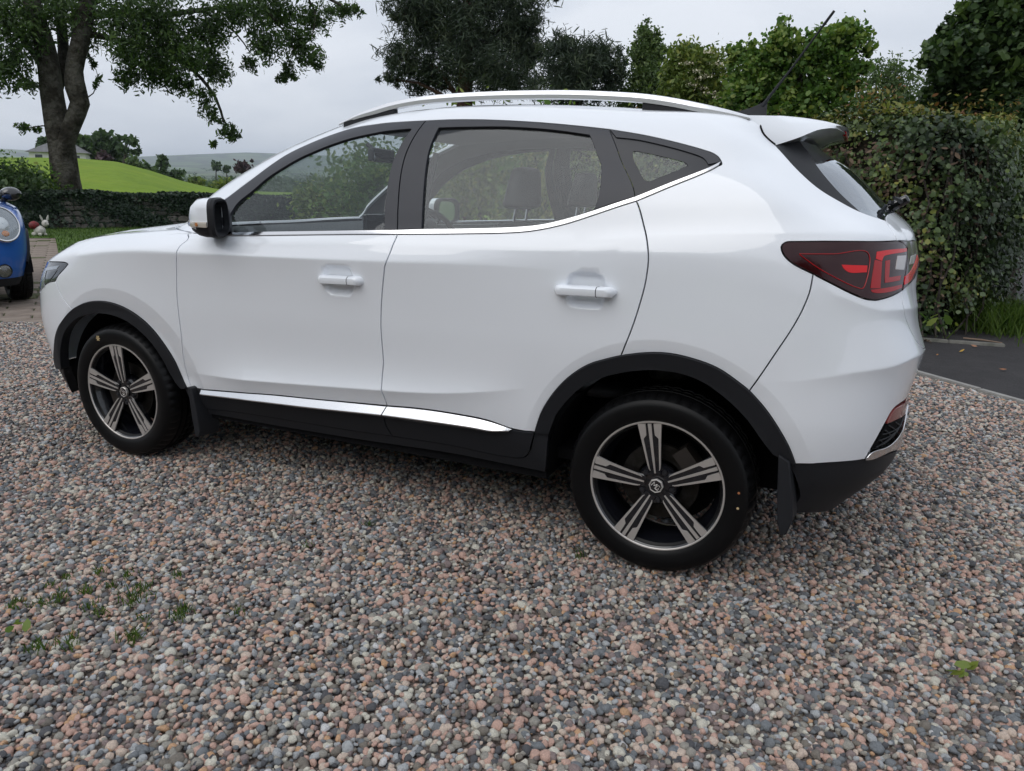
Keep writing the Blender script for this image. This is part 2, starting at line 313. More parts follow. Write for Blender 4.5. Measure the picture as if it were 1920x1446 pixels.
for k in range(NST):
    o = bpy.data.objects.new('stone', stone(k)); stc.objects.link(o)
def in_gravel(P):
    q = P-KA; ok = (q @ kn) < -.05; q = P-PA; ok &= (q @ pn) < .03*np.sin(P[:, 0]*9)
    return ok
def view_mask(P, margin):
    d = np.column_stack([P, np.zeros(len(P))])-CAM; zc = d @ FWD; x = PW/2+PF*(d @ RGT)/np.maximum(zc, .05); y = PH/2-PF*(d @ UPV)/np.maximum(zc, .05)
    return (zc > .2) & (x > -margin) & (x < PW+margin) & (y < PH+margin) & (y > 200)
step = .0163; gx, gy = np.meshgrid(np.arange(-6.6, 7.5, step), np.arange(-2.6, 5.4, step*.92), indexing='ij'); P = np.stack([gx.ravel(), gy.ravel()], 1)
P = P[view_mask(P, 520) & in_gravel(P)]; g_ = np.random.default_rng(3); P = P+g_.normal(size=P.shape)*step*.42
d_c = np.linalg.norm(P-CAM[:2], axis=1); ex = P[(d_c < 4.2) & (g_.random(len(P)) < .75)]; n_up = len(P); P = np.vstack([P, ex+g_.normal(size=ex.shape)*step*.6]); lowd = .003*np.sin(P[:, 0]*2.1+.6)*np.sin(P[:, 1]*2.7)+.002*np.sin(P[:, 0]*7+P[:, 1]*5)
sc_ = .0106*np.exp(g_.normal(0, .27, len(P))).clip(.5, 2.1); zz = -.010+lowd+g_.random(len(P))*.010-.006*(np.arange(len(P)) >= n_up)
me = bpy.data.meshes.new('gravel'); me.vertices.add(len(P)); me.vertices.foreach_set('co', np.column_stack([P, zz]).astype(np.float32).ravel())
a = me.attributes.new('rot', 'FLOAT_VECTOR', 'POINT'); a.data.foreach_set('vector', np.column_stack([g_.normal(0, .35, len(P)), g_.normal(0, .35, len(P)), g_.random(len(P))*6.28]).astype(np.float32).ravel())
a = me.attributes.new('scl', 'FLOAT', 'POINT'); a.data.foreach_set('value', sc_.astype(np.float32))
a = me.attributes.new('idx', 'INT', 'POINT'); a.data.foreach_set('value', g_.integers(0, NST, len(P)).astype(np.int32))
go = link('gravel', me, None, kind='stuff', label='loose pink, grey and slate-blue gravel covering the drive', cat='gravel')
gn = bpy.data.node_groups.new('scatter_stones', 'GeometryNodeTree'); gn.interface.new_socket('Geometry', in_out='INPUT', socket_type='NodeSocketGeometry'); gn.interface.new_socket('Geometry', in_out='OUTPUT', socket_type='NodeSocketGeometry')
A = gn.nodes.new; gi = A('NodeGroupInput'); goo = A('NodeGroupOutput'); iop = A('GeometryNodeInstanceOnPoints'); ci = A('GeometryNodeCollectionInfo'); ci.inputs[0].default_value = stc; ci.inputs['Separate Children'].default_value = True; ci.inputs['Reset Children'].default_value = True
def na_(nm, ty): q = A('GeometryNodeInputNamedAttribute'); q.data_type = ty; q.inputs[0].default_value = nm; return q
lk = gn.links.new; lk(gi.outputs[0], iop.inputs['Points']); lk(ci.outputs[0], iop.inputs['Instance']); iop.inputs['Pick Instance'].default_value = True
e2r = A('FunctionNodeEulerToRotation'); lk(na_('rot', 'FLOAT_VECTOR').outputs[0], e2r.inputs[0]); lk(e2r.outputs[0], iop.inputs['Rotation']); lk(na_('scl', 'FLOAT').outputs[0], iop.inputs['Scale']); lk(na_('idx', 'INT').outputs[0], iop.inputs['Instance Index']); lk(iop.outputs[0], goo.inputs[0])
go.modifiers.new('stones', 'NODES').node_group = gn
GRAVEL_N = len(P)

# ---- paving of set blocks on the left, leading up to the lawn
PD = np.array([-.815, .58]); PN = np.array([.58, .815])
pav = empty('paving', (PA[0]+PD[0]*.0, PA[1], 0), kind='structure')
M_pave = ground_mat('paving_block', [(.3, (.13, .105, .085)), (.5, (.22, .18, .15)), (.75, (.30, .255, .215))], 2.2, (40, .5, .006), .9); M_moss = ground_mat('mossy_block', [(.3, (.045, .060, .025)), (.6, (.10, .10, .05)), (.8, (.17, .14, .105))], 4, (40, .6, .008), .95)
sheet('paving_joint', [PA-pd*7+pn*.0, PA+pd*5.2, PA+pd*5.2+pn*2+PD*1, PA+PD*13+PN*1.3, PA+PD*13-PN*6, PA-pd*7+PD*8], -.016, ground_mat('mossy_joint', [(.3, (.035, .05, .018)), (.7, (.07, .075, .035))], 8, (40, .6, .01)))
bl = [MB().box((0, 0, 0), (.243, .118, .03)).mesh('block', m_, False) for m_ in (M_pave, M_moss)]
for me in bl:
    bm = bmesh.new(); bm.from_mesh(me); bmesh.ops.bevel(bm, geom=[e for e in bm.edges], offset=.012, segments=1, affect='EDGES'); bm.to_mesh(me); bm.free()
cand = []
for i in range(-1, 52):
    for j in range(-9, 5):
        c = PA+PD*(.13+i*.25)+PN*(.1+j*.5+(.25 if i % 2 else 0))
        if (c-PA) @ pn < .15 or not view_mask(c[None, :], 60)[0]: continue
        if (c-PA) @ PN > 1.45-.02*i: continue
        cand.append((c, i, j))
ang = math.atan2(PN[1], PN[0])
for c, i, j in cand[:300]:
    lane = (j % 4 == 1) or RNG.random() < .12
    o = link('block', bl[1 if lane else 0], pav); o.location = (c[0]-pav.location[0], c[1]-pav.location[1], -.033+RNG.normal(0, .002)); o.rotation_euler = (RNG.normal(0, .006), RNG.normal(0, .006), ang+RNG.normal(0, .01))
if len(cand) > 300:
    b_ = MB(); Rb = np.array(Matrix.Rotation(ang, 3, 'Z'))
    for c, i, j in cand[300:]: b_.box((c[0]-pav.location[0], c[1]-pav.location[1], -.033), (.243, .118, .03), Rb)
    prop(b_.build('far_blocks', M_pave, pav, False), kind='stuff')
# ---- lawn
lawn_pts = [atz(112, 487), atz(104, 447), atz(-60, 447), atz(-500, 440), atz(-300, 418), atz(60, 424), atz(440, 420), atz(640, 418), (-3.5, 15, 0), (-2.5, 7.5, 0), (-4.0, 5.0, 0)]
M_lawn = ground_mat('lawn', [(.3, (.040, .075, .014)), (.55, (.062, .115, .018)), (.8, (.09, .15, .028))], .9, (30, .8, .04))
sheet('lawn', [p[:2] for p in lawn_pts], .008, M_lawn)
lp_ = np.array([p[:2] for p in lawn_pts])
def inpoly(q, poly):
    x, y = q[:, 0], q[:, 1]; c = np.zeros(len(q), bool)
    for (x1, y1), (x2, y2) in zip(poly, np.roll(poly, -1, 0)):
        if y1 == y2: continue
        c ^= ((y1 > y) != (y2 > y)) & (x < (x2-x1)*(y-y1)/(y2-y1)+x1)
    return c
def blades(P, h, rng, w=.006):
    N_ = len(P); a = rng.random(N_)*6.28; L_ = h*rng.uniform(.5, 1.4, N_); s = np.column_stack([np.cos(a), np.sin(a), 0*a])*w; tip = np.column_stack([rng.normal(0, .45, N_)*L_, rng.normal(0, .45, N_)*L_, L_])
    mid = tip*.5+np.column_stack([0*a, 0*a, L_*.15]); V = np.stack([P-s, P+s, P+mid+s*.7, P+tip, P+mid-s*.7], 1).reshape(-1, 3); return V, np.arange(N_*5).reshape(-1, 5)
g_ = np.random.default_rng(5); q = g_.uniform(lp_.min(0), lp_.max(0), (160000, 2)); q = q[inpoly(q, lp_)]; q = q[view_mask(q, 50)][:26000]
V, Q = blades(np.column_stack([q, np.full(len(q), .008)]), .05, g_, .009); link('lawn_grass', fastmesh('lawn_grass', V, Q, M_grass, np.repeat(g_.random(len(q)), 5)), kind='stuff', label='short mown grass of the lawn below the ivy wall', cat='grass')

# ---- far country: field hill, valley, ridge
def terrain(name, b0, b1, rows, m, nb=90, bump=0, **k):
    """rows: (distance, [(pixel x, height)...]) swept between two bearings"""
    V = []; F = []; A_ = np.linspace(b0, b1, nb); rng = np.random.default_rng(11); prev = None
    for d, prof in rows:
        px = np.array([p[0] for p in prof]); hz = np.array([p[1] for p in prof])
        for x in A_:
            a = polar(x); z = np.interp(x, px, hz); V.append((CAM[0]+d*cos(a), CAM[1]+d*sin(a), z+bump*d*.001*math.sin(x*.031+d*.01)))
    for i in range(len(rows)-1):
        for j in range(nb-1): F.append((i*nb+j, i*nb+j+1, (i+1)*nb+j+1, (i+1)*nb+j))
    return obj(name, V, F, m, kind='structure', **k)
HZ = lambda x: 344+(x-177)*.0197      # pixel row of eye level
zof = lambda x, y, d: CAM[2]+(HZ(x)-y)*d/PF
cre = [(-500, 300), (-150, 304), (0, 307), (60, 307), (150, 307), (230, 312), (290, 325), (345, 340), (400, 352), (460, 362), (560, 372), (800, 380), (1500, 400)]
M_field = ground_mat('pasture', [(.25, (.095, .165, .006)), (.5, (.135, .215, .008)), (.8, (.19, .25, .016))], .16, (1.2, .7, .35), .95, fine=(2.2, (.7, .72, .6), .5))
rows = []
for d, f in ((26, -.15), (30, -.02), (36, .10), (48, .26), (64, .45), (84, .68), (104, .88), (118, .97), (128, 1.0), (138, .96), (160, .70), (200, .2)):
    prof = []
    for x, y in cre:
        zt = zof(x, y, 128); prof.append((x, max(-.03, 0)+f*(zt-.2)+.2 if f > 0 else -.05))
    rows.append((d, prof))
terrain('field', -500, 1500, rows, M_field, 200)
# far slopes and ridge
m, t, b, n, l = nodes('far_country'); co = n('ShaderNodeTexCoord'); v = n('ShaderNodeTexVoronoi'); v.inputs['Scale'].default_value = .0045; v.inputs['Randomness'].default_value = .9; l(co.outputs['Object'], v.inputs['Vector'])
r = ramp(n, [(0, (.055, .105, .03)), (.3, (.10, .15, .05)), (.5, (.045, .07, .03)), (.7, (.13, .16, .07)), (.85, (.07, .12, .035)), (1, (.04, .06, .03))]); l(v.outputs['Color'], r.inputs[0])
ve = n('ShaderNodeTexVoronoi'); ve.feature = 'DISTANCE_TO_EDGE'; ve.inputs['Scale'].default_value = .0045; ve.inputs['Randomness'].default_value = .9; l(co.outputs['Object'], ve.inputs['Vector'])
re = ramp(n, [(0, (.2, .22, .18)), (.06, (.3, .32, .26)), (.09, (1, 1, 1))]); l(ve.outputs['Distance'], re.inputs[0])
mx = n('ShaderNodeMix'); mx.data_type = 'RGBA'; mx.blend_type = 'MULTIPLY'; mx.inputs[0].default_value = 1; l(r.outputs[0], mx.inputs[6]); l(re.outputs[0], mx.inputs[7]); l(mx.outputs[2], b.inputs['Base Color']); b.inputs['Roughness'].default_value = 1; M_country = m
rid = [(-600, 300), (-200, 297), (0, 293), (40, 294), (120, 297), (200, 302), (262, 303), (330, 300), (400, 297), (470, 294), (560, 296), (700, 300), (900, 305), (2600, 330)]
rows = [(210, [(-600, -9), (2600, -9)]), (420, [(-600, -16), (2600, -16)])]
for d, yy in ((800, 352), (1300, 343), (1900, 336), (2700, 329), (3600, 322)): rows.append((d, [(x, zof(x, yy+2.0*math.sin(x*.02+d), d)) for x in range(-600, 2601, 60)]))
rows.append((4600, [(x, zof(x, 313+3*math.sin(x*.013), 4600)) for x in range(-600, 2601, 60)])); rows.append((5600, [(x, zof(x, y, 5600)) for x, y in rid])); rows.append((6400, [(x, zof(x, y+6, 6400)) for x, y in rid]))
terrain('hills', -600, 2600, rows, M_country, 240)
# distant hedgerows and woods: one mass
g_ = np.random.default_rng(21); Ps = []; S_ = []; T_ = []
for d, yy, dens in ((330, 358, 150), (480, 352, 130), (700, 347, 120), (1000, 343, 100), (1400, 339, 90), (2000, 333, 70), (2900, 326, 50)):
    for k in range(dens):
        x = g_.uniform(-80, 640); dd = d*g_.uniform(.85, 1.2); y0 = yy+g_.normal(0, 3); z0 = zof(x, y0, dd); p = atd(x, 400, dd); h_ = g_.uniform(3, 7)*(1 if d > 450 else .8); w_ = g_.uniform(4, 13)
        nn = 46; u = unit(g_.normal(size=(nn, 3)))*(g_.random(nn)**.4)[:, None]*np.array([w_, w_, h_*.62]); Ps.append(u+np.array([p[0], p[1], z0+h_*.3])); S_.append(np.full(nn, h_*.30)); T_.append(np.clip(g_.normal(.45, .15)+g_.normal(0, .12, nn), 0, 1))
P = np.vstack(Ps); s_ = np.concatenate(S_); V, Q = leaves(P, s_[:, None].ravel()[0]*0+1.0, .8, .6, 0, g_, var=0); V = (V.reshape(-1, 6, 3)-P[:, None])*s_[:, None, None]+P[:, None]
link('far_woods', fastmesh('far_woods', V.reshape(-1, 3), Q, M_far, np.repeat(np.concatenate(T_), 6)), kind='stuff', label='hazy hedgerows and woods scattered over the valley', cat='woodland')
# ------------------------------------------------------------------ the white car
M_white = mat('white_paint', (.80, .83, .875), .34, coat=1.0, coatr=.015, spec=.4); M_white.node_tree.nodes['Principled BSDF'].inputs['Coat IOR'].default_value = 1.62
M_clad = mat('black_plastic', (.014, .015, .018), .55, spec=.25, bump=(900, .25, .0006))
M_frame = mat('window_frame_black', (.03, .032, .04), .45, spec=.45)
M_chrome = mat('chrome', (.66, .66, .67), .14, metal=1)
M_satin = mat('satin_silver', (.80, .81, .83), .28, metal=.55, coat=.3)
M_strip = mat('satin_chrome', (.66, .67, .69), .26, metal=.95)
M_dark = mat('dark_lining', (.006, .006, .007), .9, spec=.1)
M_gloss = mat('gloss_black', (.008, .008, .010), .12, coat=1)
M_gap = mat('seam_black', (.004, .004, .005), .8, spec=.1)
M_glass = glass_mat('side_glass', (.80, .84, .83), .0)
M_glassd = glass_mat('front_side_glass', (.84, .88, .87), .0, True)
M_glassr = glass_mat('rear_glass', (.22, .25, .26), .24)
M_bake = mat('ceramic_glass_edge', (.035, .037, .043), .3, spec=.3)

YC = .875
RINGS = [
 [(-.76,0,.20),(-.75,.40,.20),(-.67,.63,.21),(-.56,.74,.22),(-.34,.82,.24),(.1,.82,.26),(.75,.812,.27),(1.55,.812,.27),(2.3,.812,.27),(2.75,.81,.27),(3.0,.79,.28),(3.12,.66,.25),(3.19,.40,.235),(3.21,0,.23)],
 [(-.83,0,.38),(-.81,.40,.38),(-.73,.65,.38),(-.61,.77,.39),(-.36,.86,.40),(.1,.860,.41),(.75,.852,.41),(1.55,.852,.42),(2.3,.858,.42),(2.75,.860,.42),(3.05,.83,.43),(3.22,.70,.42),(3.325,.42,.41),(3.355,0,.40)],
 [(-.88,0,.58),(-.86,.40,.58),(-.76,.67,.58),(-.63,.79,.59),(-.36,.872,.59),(.1,.882,.60),(.75,.872,.60),(1.55,.872,.61),(2.3,.88,.62),(2.75,.885,.62),(3.07,.85,.62),(3.24,.72,.61),(3.33,.42,.60),(3.36,0,.60)],
 [(-.885,0,.72),(-.86,.40,.72),(-.75,.67,.74),(-.60,.80,.76),(-.34,.875,.78),(.1,.887,.79),(.75,.890,.80),(1.55,.892,.80),(2.3,.892,.81),(2.75,.890,.80),(3.06,.85,.79),(3.24,.73,.77),(3.345,.44,.75),(3.375,0,.74)],
 [(-.84,0,.84),(-.81,.40,.84),(-.69,.66,.87),(-.54,.785,.90),(-.30,.865,.94),(.1,.886,.985),(.75,.896,1.01),(1.55,.900,1.028),(2.3,.893,1.04),(2.75,.880,1.03),(3.03,.845,1.0),(3.19,.74,.99),(3.295,.44,.98),(3.33,0,.98)],
 [(-.70,0,.955),(-.67,.38,.96),(-.54,.61,.985),(-.40,.71,1.005),(-.12,.79,1.045),(.25,.835,1.06),(.80,.888,1.055),(1.55,.892,1.085),(2.3,.888,1.10),(2.75,.872,1.10),(3.01,.835,1.08),(3.165,.735,1.075),(3.285,.44,1.07),(3.325,0,1.07)],
 [(-.32,0,1.06),(-.29,.38,1.06),(-.18,.60,1.065),(-.07,.69,1.065),(.15,.775,1.08),(.42,.825,1.08),(.85,.879,1.08),(1.56,.882,1.112),(2.3,.876,1.133),(2.75,.86,1.14),(3.0,.825,1.125),(3.15,.73,1.12),(3.275,.44,1.12),(3.31,0,1.125)],
 [(.12,0,1.105),(.17,.40,1.11),(.28,.63,1.12),(.37,.725,1.12),(.50,.80,1.11),(.64,.845,1.10),(.90,.868,1.105),(1.57,.870,1.138),(2.3,.862,1.165),(2.75,.845,1.178),(2.98,.81,1.172),(3.13,.72,1.168),(3.26,.44,1.17),(3.29,0,1.18)],
 [(.20,0,1.19),(.25,.40,1.19),(.35,.61,1.195),(.43,.70,1.20),(.55,.765,1.195),(.70,.805,1.18),(.98,.838,1.18),(1.58,.842,1.215),(2.3,.838,1.25),(2.75,.818,1.27),(2.93,.774,1.265),(3.05,.66,1.255),(3.18,.42,1.245),(3.215,0,1.25)],
 [(.60,0,1.425),(.63,.38,1.42),(.71,.56,1.41),(.78,.635,1.40),(.88,.69,1.39),(1.02,.72,1.385),(1.22,.745,1.39),(1.60,.762,1.40),(2.25,.762,1.40),(2.64,.744,1.40),(2.80,.702,1.395),(2.91,.60,1.39),(3.03,.38,1.39),(3.06,0,1.395)],
 [(.93,0,1.545),(.95,.35,1.54),(1.02,.52,1.525),(1.09,.585,1.515),(1.18,.63,1.515),(1.30,.66,1.52),(1.42,.675,1.525),(1.65,.694,1.53),(2.2,.698,1.515),(2.56,.682,1.49),(2.72,.645,1.485),(2.80,.54,1.478),(2.90,.36,1.475),(2.93,0,1.48)],
 [(1.08,0,1.585),(1.10,.33,1.58),(1.16,.48,1.572),(1.22,.54,1.566),(1.30,.575,1.568),(1.40,.60,1.575),(1.52,.61,1.582),(1.68,.622,1.588),(2.15,.62,1.577),(2.48,.602,1.557),(2.64,.575,1.549),(2.76,.49,1.541),(2.86,.33,1.541),(2.89,0,1.545)],
 [(1.35,0,1.61),(1.36,.25,1.608),(1.40,.34,1.604),(1.44,.38,1.603),(1.49,.41,1.604),(1.55,.42,1.606),(1.63,.43,1.608),(1.75,.43,1.61),(2.1,.43,1.602),(2.35,.41,1.585),(2.45,.38,1.575),(2.52,.33,1.57),(2.60,.22,1.57),(2.62,0,1.572)],
 [(1.6,0,1.616),(1.62,.08,1.616),(1.66,.10,1.616),(1.7,.10,1.616),(1.74,.10,1.616),(1.78,.10,1.616),(1.84,.10,1.616),(1.9,.10,1.615),(2.1,.10,1.611),(2.25,.10,1.603),(2.3,.10,1.600),(2.33,.10,1.597),(2.36,.06,1.595),(2.38,0,1.595)],
]
def spline_mat(U):
    """natural cubic spline second-derivative solver matrix: M2 = A @ y"""
    n = len(U); h = np.diff(U); A = np.eye(n); B = np.zeros((n, n))
    for i in range(1, n-1):
        A[i, i-1] = h[i-1]; A[i, i] = 2*(h[i-1]+h[i]); A[i, i+1] = h[i]
        B[i, i-1] = 6/h[i-1]; B[i, i] = -6/h[i-1]-6/h[i]; B[i, i+1] = 6/h[i]
    return np.linalg.solve(A, B)
class Surf:
    """body skin P(u, v): u runs from the nose centre round the side to the tail centre, v from sill to roof (both in metres)"""
    def __init__(s, rings, ref=3, vcol=7):
        R = np.array(rings, float); s.R = R
        u = np.concatenate([[0], np.cumsum(np.linalg.norm(np.diff(R[ref], axis=0), axis=1))]); s.u1 = u[-1]
        k = 3
        pre = R[:, k:0:-1, :]*np.array([1, -1, 1]); post = R[:, -2:-2-k:-1, :]*np.array([1, -1, 1])
        s.E = np.concatenate([pre, R, post], 1); s.U = np.concatenate([-u[k:0:-1], u, 2*u[-1]-u[-2:-2-k:-1]])
        s.S2 = np.einsum('ij,rjc->ric', spline_mat(s.U), s.E)
        c = R[:, vcol, :]; s.V = np.concatenate([[0], np.cumsum(np.linalg.norm(np.diff(c, axis=0), axis=1))]); s.v1 = s.V[-1]
        s.disp = []
    def base(s, uv):
        uv = np.atleast_2d(uv); u = np.clip(uv[:, 0], 0, s.u1); v = np.clip(uv[:, 1], 0, s.v1)
        i = np.clip(np.searchsorted(s.U, u)-1, 0, len(s.U)-2); h = s.U[i+1]-s.U[i]; a = ((s.U[i+1]-u)/h)[None, :, None]; b = 1-a
        Y = a*s.E[:, i]+b*s.E[:, i+1]+((a**3-a)*s.S2[:, i]+(b**3-b)*s.S2[:, i+1])*(h**2)[None, :, None]/6   # rows, N, 3
        hv = np.diff(s.V)[:, None, None]; d = np.diff(Y, axis=0)/hv; D = np.zeros_like(Y)
        w1 = 2*hv[1:]+hv[:-1]; w2 = hv[1:]+2*hv[:-1]; ok = d[:-1]*d[1:] > 0
        with np.errstate(divide='ignore', invalid='ignore'):
            hm = (w1+w2)/(w1/d[:-1]+w2/d[1:])
        D[1:-1] = np.where(ok, hm, 0); D[0] = d[0]; D[-1] = d[-1]
        j = np.clip(np.searchsorted(s.V, v)-1, 0, len(s.V)-2); n = np.arange(len(v)); H = (s.V[j+1]-s.V[j])[:, None]; t = ((v-s.V[j])[:, None])/H
        p = (2*t**3-3*t**2+1)*Y[j, n]+(t**3-2*t**2+t)*H*D[j, n]+(-2*t**3+3*t**2)*Y[j+1, n]+(t**3-t**2)*H*D[j+1, n]
        p[:, 1] *= -1            # left side of the car is -y
        return p
    def _n(s, f, uv, e=.002):
        a = np.array([e, 0]); b = np.array([0, e])
        n = np.cross(f(uv+a)-f(uv-a), f(uv+b)-f(uv-b)); n /= np.linalg.norm(n, axis=1)[:, None]+1e-12; return n
    def P(s, uv):
        uv = np.atleast_2d(np.array(uv, float)); p = s.base(uv)
        if s.disp:
            d = sum(f(uv, p) for f in s.disp); p = p+s._n(s.base, uv, .004)*d[:, None]
        return p
    def N(s, uv): return s._n(s.P, np.atleast_2d(np.array(uv, float)))
    def index(s, nu=420, nv=260):
        gu, gv = np.meshgrid(np.linspace(0, s.u1, nu), np.linspace(0, s.v1, nv), indexing='ij'); s.guv = np.stack([gu.ravel(), gv.ravel()], 1)
        s.gp = s.P(s.guv); F = [(i*nv+j, (i+1)*nv+j, (i+1)*nv+j+1, i*nv+j+1) for i in range(nu-1) for j in range(nv-1)]
        s.F = F; s.bvh = BVHTree.FromPolygons([tuple(p) for p in s.gp], F); s.nv = nv; s.nu = nu
    def _uv(s, co, fi):
        f = s.F[fi]; p = s.gp[list(f)]; q = np.array(co); t = np.array([.5, .5])
        for _ in range(4):       # inverse bilinear on the grid cell
            a, b = t; e = p[0]*(1-a)*(1-b)+p[1]*a*(1-b)+p[2]*a*b+p[3]*(1-a)*b-q
            J = np.stack([(p[1]-p[0])*(1-b)+(p[2]-p[3])*b, (p[3]-p[0])*(1-a)+(p[2]-p[1])*a], 1); g = J.T @ J; r = J.T @ e
            det = g[0, 0]*g[1, 1]-g[0, 1]**2
            if det < 1e-18: break
            t = np.clip(t-np.array([g[1, 1]*r[0]-g[0, 1]*r[1], g[0, 0]*r[1]-g[0, 1]*r[0]])/det, 0, 1)
        g0 = s.guv[f[0]]; g2 = s.guv[f[2]]; return g0+(g2-g0)*t
    def near(s, x, sd, z):
        co, n, fi, d = s.bvh.find_nearest((x, -sd, z)); return s._uv(co, fi)
    rot = np.eye(3); org = np.array([0, YC, 0])
    def px(s, px, py):
        o, d = ray(px, py); o = s.rot.T @ (o-s.org); d = s.rot.T @ d; co, n, fi, _ = s.bvh.ray_cast(tuple(o), tuple(d))
        if co is None:       # just past the outline: closest skin point to the ray
            q = s.gp-o; t = q @ d; k = np.argmin(np.linalg.norm(q-t[:, None]*d, axis=1)/np.maximum(t, .1)); return s.guv[k].copy()
        return s._uv(co, fi)
    def pt(s, p):
        if p[0] == 'w': return s.near(*p[1:])
        if p[0] == 'uv': return np.array(p[1:], float)
        return s.px(*p)
def catmull(P, step):
    P = np.array(P); out = []
    if len(P) == 2:
        n = max(1, int(np.ceil(np.linalg.norm(P[1]-P[0])/step))); return [P[0]+(P[1]-P[0])*k/n for k in range(n+1)]
    E = np.vstack([2*P[0]-P[1], P, 2*P[-1]-P[-2]])
    for i in range(1, len(E)-2):
        p0, p1, p2, p3 = E[i-1:i+3]; n = max(1, int(np.ceil(np.linalg.norm(p2-p1)/step)))
        d = lambda a, b: max(np.linalg.norm(b-a)**.5, 1e-6)
        t0 = 0; t1 = d(p0, p1); t2 = t1+d(p1, p2); t3 = t2+d(p2, p3)
        for k in range(n):
            t = t1+(t2-t1)*k/n
            a1 = (t1-t)/(t1-t0)*p0+(t-t0)/(t1-t0)*p1; a2 = (t2-t)/(t2-t1)*p1+(t-t1)/(t2-t1)*p2; a3 = (t3-t)/(t3-t2)*p2+(t-t2)/(t3-t2)*p3
            b1 = (t2-t)/(t2-t0)*a1+(t-t0)/(t2-t0)*a2; b2 = (t3-t)/(t3-t1)*a2+(t-t1)/(t3-t1)*a3
            out.append((t2-t)/(t2-t1)*b1+(t-t1)/(t2-t1)*b2)
    out.append(P[-1]); return out
def inside(q, poly):
    x, y = q[:, 0], q[:, 1]; c = np.zeros(len(q), bool); n = len(poly)
    for i in range(n):
        x1, y1 = poly[i]; x2, y2 = poly[(i+1) % n]
        if y1 == y2: continue
        k = ((y1 > y) != (y2 > y)) & (x < (x2-x1)*(y-y1)/(y2-y1)+x1); c ^= k
    return c
def outline(sf, paths, step=.012):
    """paths: lists of points, each smoothed on its own; corners where one path ends and the next begins"""
    out = []
    for p in paths:
        out += catmull([sf.pt(q) for q in p], step)
    res = []
    for q in out:
        if not res or np.linalg.norm(q-res[-1]) > .0015: res.append(q)
    while np.linalg.norm(res[0]-res[-1]) < .0015: res.pop()
    return np.array(res)
